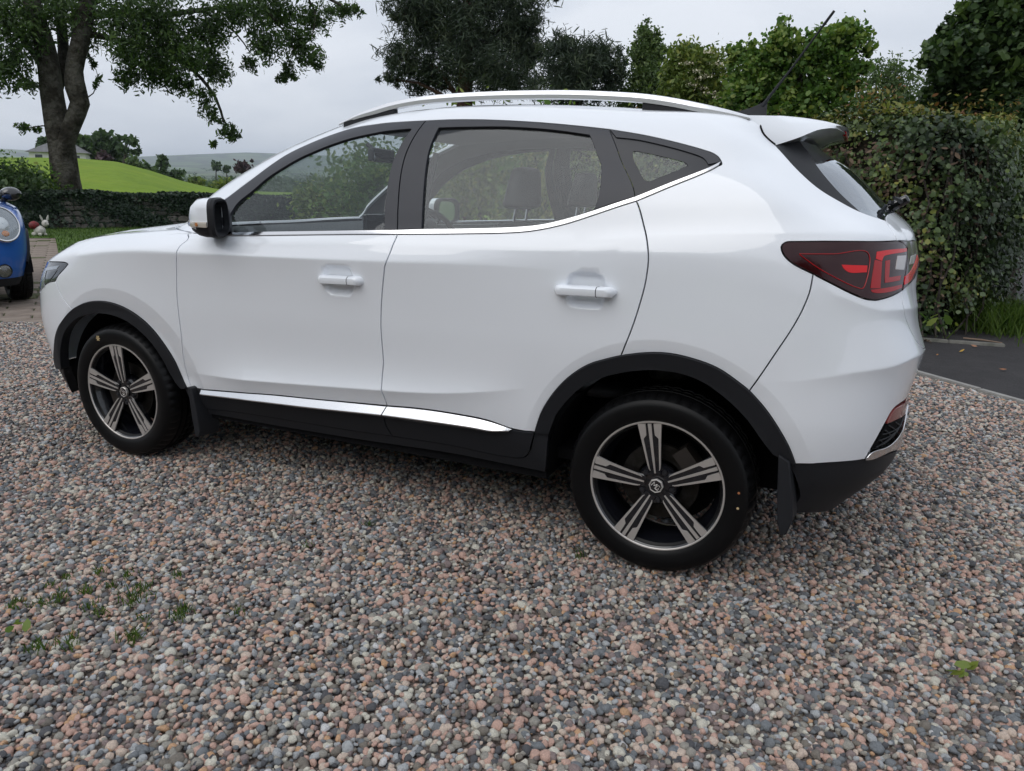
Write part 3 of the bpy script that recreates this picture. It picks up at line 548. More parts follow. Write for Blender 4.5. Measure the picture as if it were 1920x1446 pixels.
def panel_geo(sf, paths, off=0., gap=.0030, skirt=.014, h=.018, sym=False, poly=None):
    poly = outline(sf, paths) if poly is None else poly; nb = len(poly)
    lo, hi = poly.min(0), poly.max(0)
    gu, gv = np.meshgrid(np.arange(lo[0]+h/2, hi[0], h), np.arange(lo[1]+h/2, hi[1], h), indexing='ij')
    q = np.stack([gu.ravel(), gv.ravel()], 1); q[:, 0] += (np.arange(len(q)) % 2)*.15*h
    q = q[inside(q, poly)]
    if len(q):
        seg0 = poly; seg1 = np.roll(poly, -1, 0); keep = np.ones(len(q), bool)
        for a, b in zip(seg0, seg1):
            d = b-a; t = np.clip(((q-a) @ d)/(d @ d+1e-12), 0, 1); keep &= np.linalg.norm(q-a-t[:, None]*d, axis=1) > .45*h
        q = q[keep]
    if FEAT is not None and len(FEAT) and sf is CAR:
        f = FEAT[inside(FEAT, poly)]
        if len(f):
            keep = np.ones(len(f), bool)
            for a, b in zip(poly, np.roll(poly, -1, 0)):
                d = b-a; t = np.clip(((f-a) @ d)/(d @ d+1e-12), 0, 1); keep &= np.linalg.norm(f-a-t[:, None]*d, axis=1) > .005
            f = f[keep]
        if len(f) and len(q):
            # drop grid points that crowd a feature line
            cell = {}
            for i, p_ in enumerate(f): cell.setdefault((int(p_[0]//.01), int(p_[1]//.01)), []).append(i)
            kq = np.ones(len(q), bool)
            for i, p_ in enumerate(q):
                c = (int(p_[0]//.01), int(p_[1]//.01))
                kq[i] = not any((c[0]+a, c[1]+b) in cell for a in (-1, 0, 1) for b in (-1, 0, 1))
            q = q[kq]
        q = np.vstack([q, f]) if len(f) else q
    allv = np.vstack([poly, q]) if len(q) else poly
    r = delaunay_2d_cdt([Vector(v) for v in allv], [], [list(range(nb))], 1, 1e-6)
    uv = np.array([tuple(v) for v in r[0]]); faces = r[2]; src = r[3]
    p = sf.P(uv); n = sf.N(uv)
    bp = sf.P(poly); bn = sf.N(poly)
    A = .5*np.sum(poly[:, 0]*np.roll(poly[:, 1], -1)-np.roll(poly[:, 0], -1)*poly[:, 1])
    tg = np.roll(bp, -1, 0)-np.roll(bp, 1, 0); tg /= np.linalg.norm(tg, axis=1)[:, None]+1e-9
    inw = np.cross(bn, tg)*(1 if A > 0 else -1)
    # sign check: step inwards in the domain
    mid = np.zeros(nb, bool)
    if sym: mid = (poly[:, 0] < 1e-4) | (poly[:, 0] > sf.u1-1e-4)
    sg = np.where(np.einsum('ij,ij->i', inw, sf.P(poly+.003*np.stack([-(np.roll(poly, -1, 0)-np.roll(poly, 1, 0))[:, 1], (np.roll(poly, -1, 0)-np.roll(poly, 1, 0))[:, 0]], 1)/(np.linalg.norm(np.roll(poly, -1, 0)-np.roll(poly, 1, 0), axis=1)[:, None]+1e-9)*(1 if A > 0 else -1))-bp) >= 0, 1, -1)
    inw *= sg[:, None]
    g = np.where(mid, 0, gap)[:, None]
    bpd = bp+inw*g
    for k, sr in enumerate(src):
        for i in sr:
            if i < nb: p[k] = bpd[i]; break
    p = p+n*off; bpd = bpd+bn*off
    # orient faces along the outward normal
    F = []
    for f in faces:
        a, b, c = p[f[0]], p[f[1]], p[f[2]]
        F.append(tuple(f) if np.cross(b-a, c-a) @ n[f[0]] > 0 else tuple(f[::-1]))
    V = list(p); NN = list(n)
    if skirt:
        # rounded lip then the turned-in edge
        b0 = len(V); lip = min(.002, skirt*.25)
        V += list(bpd); NN += list(.6*bn-.6*inw)
        V += list(bpd-inw*lip*.5-bn*lip); NN += list(-inw)
        V += list(bpd-inw*lip*.5-bn*skirt); NN += list(-inw)
        for i in range(nb):
            j = (i+1) % nb
            if mid[i] and mid[j]: continue
            for k in range(2):
                a, b, c, d = b0+k*nb+i, b0+k*nb+j, b0+(k+1)*nb+j, b0+(k+1)*nb+i
                fn = np.cross(V[b]-V[a], V[d]-V[a])
                F.append((a, b, c, d) if fn @ (-inw[i]) > 0 else (a, d, c, b))
    return np.array(V), F, np.array(NN)
def mirror(V, F, NN):
    V = V.copy(); NN = NN.copy(); V[:, 1] *= -1; NN[:, 1] *= -1
    return V, [tuple(f[::-1]) for f in F], NN
def panel(name, paths, m, parent, sym=False, both=True, sf=None, label=None, **k):
    """one pressed panel; sym joins the mirrored half, both adds the panel of the other side of the car"""
    sf = sf or CAR; V, F, NN = panel_geo(sf, paths, sym=sym, **k)
    if sym:
        V2, F2, N2 = mirror(V, F, NN); b = len(V)
        V = np.vstack([V, V2]); NN = np.vstack([NN, N2]); F = F+[tuple(i+b for i in f) for f in F2]
        o = obj(name, V, F, m, parent, True, NN); return prop(o, label)
    o = prop(obj(name, V, F, m, parent, True, NN), label)
    if both:
        pr = MIR.get(parent.name, parent)
        o2 = obj(name, *mirror(V, F, NN)[:2], m, pr, True, mirror(V, F, NN)[2]); MIR[o.name] = o2
    return o
FEAT = None; FL = []
MIR = {}
CAR = Surf(RINGS); CAR.index()

def crease(path, amps, Lu, Ld, r=.004):
    """a pressed ridge along a traced line; amps = list of (position along 0..1, height)"""
    c = np.array(catmull([CAR.pt(q) for q in path], .02)); c = c[np.argsort(c[:, 0])]; ax = np.array(amps)
    for o_ in (-.012, -.005, -.0015, .0015, .005, .012): FL.append(np.array(catmull([q+np.array([0, o_]) for q in c], .016)))
    def f(uv, p):
        t = (uv[:, 0]-c[0, 0])/(c[-1, 0]-c[0, 0]); a = np.interp(t, ax[:, 0], ax[:, 1], left=0, right=0)
        d = uv[:, 1]-np.interp(uv[:, 0], c[:, 0], c[:, 1]); Lx = np.where(d > 0, Lu, Ld); return a*np.exp(-(np.sqrt(d*d+r*r)-r)/Lx)
    return f
def pad(cx, cz, R, hgt, soft=.02):
    def f(uv, p):
        d = np.hypot(p[:, 0]-cx, p[:, 2]-cz); m = (p[:, 1] < -.55) & (p[:, 2] < 1.0); lo = np.clip((p[:, 2]-cz)/.10, 0, 1)
        return -hgt*np.clip(np.sqrt(np.maximum(R-d, 0)**2+.003**2)-.003, 0, .10)*m*lo
    return f
def bowl(px, py, a, b, dep):
    q = CAR.P([CAR.pt((px, py))])[0]
    def f(uv, p):
        e = ((p[:, 0]-q[0])/a)**4+((p[:, 2]-q[2])/b)**4; t = np.clip((1.15-e)/1.0, 0, 1); return -dep*t*t*(3-2*t)*(p[:, 1] < -.5)
    return f
CRE = [
 crease([(150,474),(188,473),(243,472),(335,475),(450,479),(560,484),(720,491),(850,495),(940,499),(1080,512)], [(0,0),(.1,.010),(.25,.026),(.62,.026),(.8,.014),(1,0)], .065, .14),
 crease([(1080,462),(1130,452),(1180,446),(1240,443),(1330,442),(1480,441),(1600,443),(1700,449)], [(0,0),(.15,.004),(.4,.013),(.75,.016),(.93,.010),(1,.0)], .05, .11),
 crease([(360,699),(400,703),(496,711),(600,719),(715,727),(785,732),(847,734),(931,732),(990,728)], [(0,0),(.08,.012),(.2,.031),(.65,.031),(.85,.020),(1,0)], .06, .085, .002),
 crease([(1380,712),(1480,715),(1540,708),(1603,697),(1661,687),(1700,672),(1724,655)], [(0,0),(.15,.001),(.45,.012),(.8,.020),(1,.018)], .09, .05, .003),
 crease([(1510,522),(1560,548),(1600,567),(1640,580),(1680,581),(1716,572)], [(0,0),(.2,.004),(.5,.008),(.8,.010),(1,.008)], .05, .03, .004),
]
CAR.disp = CRE+[pad(2.585, .33, .505, .20), pad(.03, .33, .495, .20), bowl(638, 524, .068, .058, .020), bowl(1098, 545, .068, .060, .020)]
CAR.index()
for cx, cz, R in ((2.585, .33, .505), (.03, .33, .495)):
    for rr in (R+.006, R+.001, R-.002, R-.006, R-.012):
        FL.append(np.array([CAR.near(cx+rr*cos(a), .885, cz+rr*sin(a)) for a in np.linspace(-.1, pi+.1, 90)]))
for hx, hy in ((638, 524), (1098, 545)):
    q = CAR.base(np.array([CAR.pt((hx, hy))]))[0]
    for dx in np.arange(-.075, .0751, .007):
        FL.append(np.array([CAR.near(q[0]+dx, -q[1], q[2]+dz) for dz in np.arange(-.066, .0661, .007)]))
FEAT = np.vstack(FL)

car = empty('car', (0, YC, 0), label='white five-door SUV with black wheel-arch trim and roof rails parked on the gravel', cat='car')
# traced lines (photograph pixels)
G1 = [(363,437),(352,449),(340,459),(332,471),(330.5,490),(331,520),(331.5,550),(335,590),(340.5,636),(345,677),(353,709),(359,728)]
G2a = [(745,440),(738,456),(727,484),(721,500)]; G2b = [(721,500),(718,530),(715.5,560),(714,600),(715,630),(719,680)]; G2c = [(719,680),(716.5,705),(714.8,728)]; G2d = [(714.8,728),(726,761)]
G3 = [(1193,377),(1205,415),(1213.5,455),(1215.5,488),(1210,530),(1198,575),(1183,620),(1164.5,667)]
AFo = [(105,692),(104,655),(107.5,626),(117,604),(135,582),(157,569.5),(182,565),(208,567.7),(237,578.6),(262.5,595),(288,619),(310,648),(328,677),(342.7,710),(350.5,727)]
AFi = [(118,692),(116,655),(122,626),(133,608),(153,593),(182,587),(211,590),(240.6,602),(266,621),(288,644),(310,677),(321,699),(331,716)]
ARo = [(1003,810),(1015.7,773),(1040,735),(1071,704),(1105.6,683),(1135,674),(1164.5,667),(1209,662),(1254,663),(1302.7,674),(1347.6,691.6),(1392.6,723),(1405,733),(1434,766),(1462,807.5),(1479,838.6),(1491,870)]
ARi = [(1029,812),(1043,776),(1067.6,745),(1098.7,719),(1143.6,702),(1192,694),(1237,693),(1282,700),(1323,717.6),(1365,748.7),(1399.5,783),(1427,821),(1449,850)]
DT1 = [(419,376),(432.5,366.6),(467.5,340),(511,307.5),(555,281),(599,261.6),(642.5,246),(708,233),(774,227.7),(799,226.6)]   # top edge of the black frames
DT2 = [(799,226.6),(855,224.6),(912,225),(995,229),(1078,236),(1143,243)]; DT3 = [(1143,243),(1203,253),(1245,262),(1287,272.5),(1320,282),(1337,288),(1347,295),(1352,303)]
CL1 = [(424,441.5),(533,441.4),(640,440),(745,439.5)]; CL2 = [(745,439.5),(860,438.5),(974,435.4),(1016,430),(1060,420),(1112,403.5),(1193,377)]; CL3 = [(1193,377),(1270,345),(1347,311)]   # chrome strip, lower edge
CU1 = [(427,435),(533,434.5),(640,433),(745,431.5)]; CU2 = [(745,431.5),(793,430),(870,429),(974,425.5),(1016,421),(1060,411),(1112,395.5),(1191,369.5)]; CU3 = [(1191,369.5),(1270,338),(1352,303)]
WB1 = [(359,728),(378,730),(496.7,739.5),(600,749.5),(726,761)]; WB2 = [(726,761),(785,766),(847.5,775),(910,787),(962,804.4),(1003,810)]  # white/black line above the sill
TG = [(1402,217),(1428,245),(1453,272)]; TGL = [(1453,272),(1484,306),(1533,351.7),(1579,380),(1617,399),(1660,414)]
TL = [(1486,453.5),(1552,453),(1682,452)]; TLb = [(1470,456.5),(1465,463),(1468,475),(1481,490),(1525,514)]; TLc = [(1525,514),(1560,532),(1599,551.4),(1623,560.7),(1642,563)]; TLd = [(1642,563),(1664,557.5),(1690,545)]
rv = lambda p: p[::-1]
WSX = [('w',.30,.655,1.125),('w',.46,.63,1.24),('w',.70,.575,1.385),('w',.96,.525,1.51),('w',1.10,.49,1.562)]      # windscreen side edge
RFX = [('w',1.10,.49,1.562),('w',1.3,.53,1.588),('w',1.68,.565,1.60),('w',2.15,.56,1.588),('w',2.5,.53,1.562),('w',2.70,.47,1.54)]
BNX = [('w',-.66,.63,.925),('w',-.42,.62,1.005),('w',-.1,.645,1.062),('w',.15,.665,1.095),('w',.30,.655,1.12)]     # bonnet shut line

body_w = M_white
panel('front_wing', [rv(BNX)+[], [('w',-.66,.63,.925),(95,491)], [(95,491),(122,492.5),(128,495)], [(128,495),(109.5,516.5),(104,527)], [(104,527),(112.6,550),(136,581)], AFo[4:]+[], [(350.5,727),(359,728)], rv(G1), [(363,437),(330,426),('w',.30,.655,1.12)]], M_white, car)
fd = panel('door', [[(363,437),(424,441.5)], CL1, G2a, G2b, G2c, G2d, rv(WB1), rv(G1)], M_white, car)
rd = panel('door', [CL2, G3, rv(ARo[:7]), rv(WB2), rv(G2d), rv(G2c), rv(G2b), rv(G2a)], M_white, car)
BSIDE = [rv(WSX), [('w',.30,.655,1.125),(330,426)], [(330,426),(363,437)], [(363,437),(424,441.5)], [(424,441.5),(419,376)], DT1, DT2, DT3, [(1352,303),(1353,308),(1347,311)], rv(CL3), G3, ARo[6:13], [(1405,733),(1525,514)], rv(TLb), [(1470,456.5),(1476,454),(1486,453.5)], TL, [(1682,452),(1672,432),(1660,414)], rv(TGL), rv(TG), [(1402,217),('w',2.70,.47,1.54)], rv(RFX)]
panel('body_side', BSIDE, M_white, car)
panel('roof', [[('uv',0,CAR.near(1.02,0,1.57)[1]),('w',1.06,.30,1.568),('w',1.10,.49,1.562)], RFX, [('w',2.70,.47,1.54),('w',2.74,.3,1.553),('uv',CAR.u1,CAR.near(2.75,0,1.556)[1])], [('uv',CAR.u1,CAR.near(2.75,0,1.556)[1]),('uv',CAR.u1,CAR.v1)], [('uv',CAR.u1,CAR.v1),('uv',0,CAR.v1)], [('uv',0,CAR.v1),('uv',0,CAR.near(1.02,0,1.57)[1])]], M_white, car, sym=True, h=.03)
BF = [('uv',0,CAR.near(-.80,0,.885)[1]),('w',-.77,.35,.89),('w',-.69,.56,.90),('w',-.66,.63,.925)]
COWL = [('w',.30,.655,1.12),('w',.19,.45,1.11),('w',.13,.25,1.105),('uv',0,CAR.near(.12,0,1.105)[1])]
bonnet = panel('bonnet', [BF, BNX, COWL, [COWL[-1], BF[0]]], M_white, car, sym=True, h=.025)
panel('windscreen', [[('uv',0,CAR.near(.13,0,1.12)[1]),('w',.15,.25,1.118),('w',.2,.45,1.122),('w',.30,.655,1.125)], WSX, [('w',1.10,.49,1.562),('w',1.06,.30,1.568),('uv',0,CAR.near(1.02,0,1.57)[1])], [('uv',0,CAR.near(1.02,0,1.57)[1]),('uv',0,CAR.near(.13,0,1.12)[1])]], glass_mat('windscreen_glass', (.80,.85,.84), .02), car, sym=True, h=.03, skirt=0, gap=.002)
# nose
HLi = ('w',-.74,.58,.845)
panel('front_bumper', [[(104,527),(112.6,550),(136,581)], rv(AFo[:5]), [(105,692),(86,690)], [(86,690),('w',-.80,.50,.34),('uv',0,CAR.near(-.82,0,.35)[1])], [('uv',0,CAR.near(-.82,0,.35)[1]), BF[0]], BF[:3]+[], [('w',-.69,.56,.90),HLi,('w',-.75,.60,.80)], [('w',-.75,.60,.80),(70,547),(91,530),(104,527)]], M_white, car, sym=True, h=.025)
# tail
SP0 = CAR.near(3.215,0,1.25)[1]
panel('tailgate', [[(1660,414),(1672,432),(1682,452)], [(1682,452),(1716,452.5),(1726,459)], [(1726,459),(1721,488),(1712,523)], [(1712,523),(1699,537),(1690,545)], [(1690,545),(1695,580),(1718,640)], [(1718,640),('w',3.355,.42,.80),('uv',CAR.u1,CAR.near(3.37,0,.80)[1])], [('uv',CAR.u1,CAR.near(3.37,0,.80)[1]),('uv',CAR.u1,CAR.near(3.22,0,1.24)[1])], [('uv',CAR.u1,CAR.near(3.22,0,1.24)[1]),('w',3.19,.42,1.238),(1660,414)]], M_white, car, sym=True)
RB = [(1491,870),(1545,868.7),(1621,861.5)]; RBu = [(1621,861.5),(1638,832),(1661.5,789),(1676,765.6),(1700,745)]
panel('rear_bumper', [[(1525,514),(1405,733)], ARo[12:], RB, RBu, [(1700,745),('w',3.35,.40,.585),('uv',CAR.u1,CAR.near(3.36,0,.585)[1])], [('uv',CAR.u1,CAR.near(3.36,0,.585)[1]),('uv',CAR.u1,CAR.near(3.37,0,.80)[1])], [('uv',CAR.u1,CAR.near(3.37,0,.80)[1]),('w',3.355,.42,.80),(1718,640)], [(1718,640),(1695,580),(1690,545)], rv(TLd), rv(TLc)], M_white, car, sym=True)
# ---- side windows, frames and bright strips
FG = [(432.5,401.6),(450,377.5),(472,360),(511,328),(555,301),(599,281),(642.5,265),(708,249.5),(769,242.5)]      # front glass, upper edge
panel('window_frame', [[(427,435),(419,376)], DT1, [(799,226.6),(745,431.5)], [(745,431.5),(719,431.8)], [(719,431.8),(771,243)], rv(FG), [(432.5,401.6),(430.5,434.8)]], M_frame, fd, off=.001, gap=.0028, skirt=.012)
panel('window_glass', [[(430.5,434.8),(432.5,401.6)], FG, [(769,242.5),(719,431.8)], [(719,431.8),(430.5,434.8)]], M_glassd, fd, off=-.009, gap=-.006, skirt=0, h=.03)
RG = [(823,240.5),(880,239),(953,239),(1036.7,244.6),(1105,254)]
panel('window_frame', [[(745,431.5),(799,226.6)], DT2, [(1143,243),(1191,369.5)], [(1191,369.5),(1112,395.5)], [(1112,395.5),(1126,309)], [(1126,309),(1105,254)], rv(RG), [(823,240.5),(791,430)], [(791,430),(745,431.5)]], M_frame, rd, off=.001, gap=.0028, skirt=.012)
panel('window_glass', [RG, [(1105,254),(1126,309)], [(1126,309),(1112,395.5)], rv(CU2[1:7]), [(793,430),(823,240.5)]], M_glass, rd, off=-.009, gap=-.006, skirt=0, h=.03)
Lp, lp, tip, ip = (1165,300), (1187,296), (1352,303), (1290,309)
qf = panel('quarter_window', [[Lp,(1143,243)], DT3, [tip, ip], [ip,(1285,304),(1240,292),(1196,282.5)], [(1196,282.5),(1187,283),lp], [lp, Lp]], M_bake, car, off=-.004, gap=0, skirt=0)
panel('frit_band', [[Lp,(1191,369.5)], CU3, [tip, ip], [ip,(1250,326),(1216,339.5)], [(1216,339.5),(1209,337),(1196,315),lp], [lp, Lp]], M_bake, qf, off=-.004, gap=0, skirt=0)
panel('pane', [[lp,(1187,283),(1196,282.5)], [(1196,282.5),(1240,292),(1285,304),ip], [ip,(1250,326),(1216,339.5)], [(1216,339.5),(1209,337),(1196,315),lp]], M_glass, qf, off=-.006, gap=-.002, skirt=0)
panel('window_frame', [DT3, [tip,(1342,306),(1328,309)], [(1328,309),(1320,298),(1287,285),(1203,264),(1155,258)], [(1155,258),(1143,243)]], M_frame, qf, off=.001, gap=.0015, skirt=.01)
panel('bright_strip', [CU1, [(745,431.5),(745,439.5)], rv(CL1), [(424,441.5),(427,435)]], M_chrome, fd, off=.003, gap=.0008, skirt=.012)
panel('bright_strip', [CU2, [(1191,369.5),(1193,377)], rv(CL2), [(745,439.5),(745,431.5)]], M_chrome, rd, off=.003, gap=.0008, skirt=.012)
panel('bright_strip', [CU3, [(1352,303),(1347,311)], rv(CL3), [(1193,377),(1191,369.5)]], M_chrome, car, off=.003, gap=.0008, skirt=.012)
# ---- cladding
SB = [(367.5,765),(455,774),(580,794),(660,807),(737,817.5)]; SB2 = [(737,817.5),(847.5,835),(931,853),(968,858.5)]; GC = [(726,761),(721.7,776),(724.6,797),(737,817.5)]
panel('arch_trim', [AFo, [(350.5,727),(342,728),(331,716)], rv(AFi), [(118,692),(105,692)]], M_clad, car, off=.009, gap=0, skirt=.045)
panel('arch_trim', [ARo, [(1491,870),(1449,850)], rv(ARi), [(1029,812),(1003,810)]], M_clad, car, off=.009, gap=0, skirt=.05)
panel('door_cladding', [WB1, GC, rv(SB), [(367.5,765),(359,728)]], M_clad, fd, off=.004, skirt=.02)
panel('door_cladding', [WB2, [(1003,810),(994,844.6)], [(994,844.6),(985,856),(968,858.5)], rv(SB2), rv(GC)], M_clad, rd, off=.004, skirt=.02)
panel('sill', [[(346,728),(359,728)], [(359,728),(367.5,765)], SB, SB2, [(968,858.5),(985,856),(994,844.6)], [(994,844.6),(1003,810)], [(1003,810),(1029,812)], [(1029,812),(1024.6,867.5),(1022.5,886)], rv([(371.7,782),(455,789.6),(538,802.5),(660,822.7),(847.5,851),(931,867.5),(1022.5,886)]), [(371.7,782),(346,728)]], M_clad, car, skirt=.05)
def ridge_strip(name, top, bot, m, parent, out=.026, n=44):
    """bright strip with a folded ridge: upper face looks up, lower face down"""
    rs_ = lambda q: (lambda c: np.stack([np.interp(np.linspace(0, 1, n), np.linspace(0, 1, len(c)), c[:, k]) for k in (0, 1)], 1))(np.array(catmull([CAR.pt(p) for p in q], .01)))
    A_, B_ = CAR.P(rs_(top)), CAR.P(rs_(bot)); o1 = np.array([0, -.006, 0]); e_ = np.clip(np.linalg.norm(A_-B_, axis=1)/.045, .15, 1)[:, None]
    Rg = A_*.36+B_*.64+np.array([[0, -1., 0]])*(.006+out*e_); rows = [A_+np.array([0, .012, 0]), A_+o1, Rg-np.array([0, 0, -.002]), Rg-np.array([0, 0, .002]), B_+o1, B_+np.array([0, .012, 0])]
    for sg in (1, -1):
        mb = MB().loft([[(p[0], sg*p[1], p[2]) for p in r] for r in rows], False, False); o_ = mb.build(name, m, parent if sg > 0 else MIR[parent.name], angle=20)
ridge_strip('sill_strip', [(379,730.5),(496.7,740),(600,750),(725,762)], [(383,741),(455,750),(580,766.5),(721.5,781.7)], M_strip, fd)
ridge_strip('sill_strip', [(727,762),(785,767),(847.5,776),(910,788),(961,804.4)], [(723.5,782),(793,792.5),(889,805),(925,810),(955,807)], M_strip, rd)
panel('front_lower_trim', [[(86,690),('w',-.80,.50,.34),('uv',0,CAR.near(-.82,0,.35)[1])], [('uv',0,CAR.near(-.82,0,.35)[1]),('uv',0,0)], [('uv',0,0),('w',-.75,.40,.20),('w',-.67,.63,.21),(112,738)], [(112,738),(131,741)], [(131,741),(118,692)], [(118,692),(105,692)], [(105,692),(86,690)]], M_clad, car, sym=True, off=-.003, skirt=.04, h=.025)
RT = [(1621,861.5),(1661.5,853),(1690.5,835),(1702,818),(1706.5,774),(1709,742)]
cz = lambda z, x=3.36: ('uv', CAR.u1, CAR.near(x, 0, z)[1])
panel('rear_lower_trim', [[(1478,870),(1491,870)], RB, RT, [(1709,742),('w',3.352,.40,.575),cz(.575)], [cz(.575), ('uv',CAR.u1,0)], [('uv',CAR.u1,0),('w',3.19,.40,.235),('w',3.12,.66,.25),('w',3.02,.78,.275)], [('w',3.02,.78,.275),(1500,934)], [(1500,934),(1478,870)]], M_clad, car, sym=True, off=-.004, skirt=.05, h=.025)
panel('rear_bumper_trim', [[(1621,861.5),(1632.4,848),(1661.5,837.5),(1684.7,815),(1692,800.5),(1703,760)], [(1703,760),(1707,764)], [(1707,764),(1702,800),(1694,824),(1661.5,848),(1630,861),(1621,861.5)]], M_chrome, car, off=.006, gap=0, skirt=.02, h=.008)
panel('rear_reflector', [[(1661.5,794.7),(1676,768.5),(1703.6,748)], [(1703.6,748),(1698,774)], [(1698,774),(1682,786),(1661.5,794.7)]], mat('reflector_red', (.20,.018,.016), .35, coat=.8, bump=(700,.7,.001)), car, off=.002, gap=.001, skirt=.02, h=.008)
gr = panel('rear_grille', [[(1634,842.6),(1661.5,797)], [(1661.5,797),(1682,788),(1697,776)], [(1697,776),(1686,805),(1667,827),(1634,842.6)]], M_gap, car, off=.001, gap=0, skirt=.01, h=.01)
def surf_tube(name, pts, r, m, parent, n=6, off=.003, sf=None, both=True, step=.01):
    """a bead that follows the skin"""
    sf = sf or CAR; uv = np.array(catmull([sf.pt(q) for q in pts], step)); P = sf.P(uv)+sf.N(uv)*off
    b = MB().tube(P, r, n); o = b.build(name, m, parent)
    if both:
        b2 = MB().tube(P*np.array([1, -1, 1]), r, n); b2.build(name, m, MIR.get(parent.name, parent))
    return o
for a, b in (((1640,838),(1690,786)), ((1650,834),(1693,780)), ((1645,826),(1680,806)), ((1652,814),(1688,795)), ((1657,806),(1672,820)), ((1664,797),(1681,811)), ((1647,824),(1656,834)), ((1676,791),(1688,802))):
    surf_tube('grille_bar', [a, b], .0022, M_clad, gr, off=.004)
# ---- lamps
M_lens = mat('dark_red_lens', (.026,.002,.003), .12, spec=.3, coat=.25); M_red = mat('red_lens', (.62,.006,.010), .2, spec=.3, coat=.2); M_red2 = mat('deep_red_lens', (.34,.005,.008), .2, spec=.3, coat=.2)
M_rev = mat('reversing_lens', (.42,.38,.38), .3, coat=1)
tl = panel('tail_light', [TLb[::-1][0:1]+rv(TLb)[1:], [(1470,456.5),(1476,454),(1486,453.5)], TL, [(1682,452),(1698,466),(1689,545)], [(1689,545),(1664,557.5),(1642,563)], rv(TLc)], M_lens, car, off=.004, gap=.0025, skirt=.03, h=.012, label='dark red wrap-around tail light')
tg = panel('tailgate_light', [[(1683,452),(1716,452.5),(1726,459)], [(1726,459),(1721,488),(1712,523)], [(1712,523),(1699,537),(1690,545)], [(1690,545),(1699,466)], [(1699,466),(1683,452)]], M_lens, car, off=.005, gap=.0015, skirt=.02, h=.012)
LK = dict(off=.0052, gap=0, skirt=.004, h=.01)
panel('light_bar', [[(1577,497),(1624,498.5)], [(1624,498.5),(1623,511)], [(1623,511),(1589,510.5),(1580,503),(1577,497)]], M_red, tl, **LK)
panel('light_band', [[(1640,486),(1642,473)], [(1642,473),(1663,469.5),(1697,466)], [(1697,466),(1697,472)], [(1697,472),(1664,478),(1654,482),(1651,490)], [(1651,490),(1640,486)]], M_red, tl, **LK)
panel('light_band', [[(1638,488),(1651,491)], [(1651,491),(1648,541)], [(1648,541),(1630,541)], [(1630,541),(1638,488)]], M_red2, tl, **LK)
panel('light_band', [[(1631,544),(1688,534)], [(1688,534),(1688,540)], [(1688,540),(1664,548),(1642,550),(1633,548)], [(1633,548),(1631,544)]], M_red2, tl, **LK)
panel('light_hook', [[(1658,490),(1666,488)], [(1666,488),(1664,521)], [(1664,521),(1686,517)], [(1686,517),(1684.5,526)], [(1684.5,526),(1656.6,531)], [(1656.6,531),(1658,490)]], M_red2, tl, **LK)
panel('reversing_lens', [[(1680,480.4),(1696,479.5)], [(1696,479.5),(1692,506.5)], [(1692,506.5),(1676,505.6)], [(1676,505.6),(1680,480.4)]], M_rev, tl, **LK)
surf_tube('light_outline', [(1498,476.5),(1560,477),(1627,478.5),(1617,540),(1606,540),(1550,513),(1498,477.5)], .0014, M_red2, tl, off=.005)
LK = dict(off=.0062, gap=0, skirt=.004, h=.01)
panel('reversing_lens', [[(1705,481),(1714,476.5)], [(1714,476.5),(1709.5,494.4)], [(1709.5,494.4),(1701.4,496.5)], [(1701.4,496.5),(1705,481)]], M_rev, tg, **LK)
panel('light_band', [[(1716,478),(1719,486)], [(1719,486),(1706,524)], [(1706,524),(1692,535)], [(1692,535),(1694,519)], [(1694,519),(1709,500),(1716,478)]], M_red, tg, **LK)
M_hl = mat('smoked_headlight', (.035,.037,.042), .10, coat=1); M_refl = mat('reflector_silver', (.55,.57,.60), .22, metal=.9)
hl = panel('headlight', [[('w',-.66,.63,.925),(95,491)], [(95,491),(122,492.5),(128,495)], [(128,495),(109.5,516.5),(104,527)], [(104,527),(91,530),(70,547)], [(70,547),('w',-.75,.60,.80)], [('w',-.75,.60,.80),HLi,('w',-.69,.56,.90)], [('w',-.69,.56,.90),('w',-.66,.63,.925)]], M_hl, car, off=.001, gap=.002, skirt=.02, h=.012)
LK = dict(off=.003, gap=0, skirt=.004, h=.008)
panel('reflector', [[(79,503),(112,498)], [(112,498),(107,505)], [(107,505),(88,508)], [(88,508),(84,538)], [(84,538),(77,541)], [(77,541),(79,503)]], M_refl, hl, **LK)
panel('lamp_window', [[(92,511),(108,507)], [(108,507),(96,524)], [(96,524),(90,530)], [(90,530),(92,511)]], M_gloss, hl, **LK)
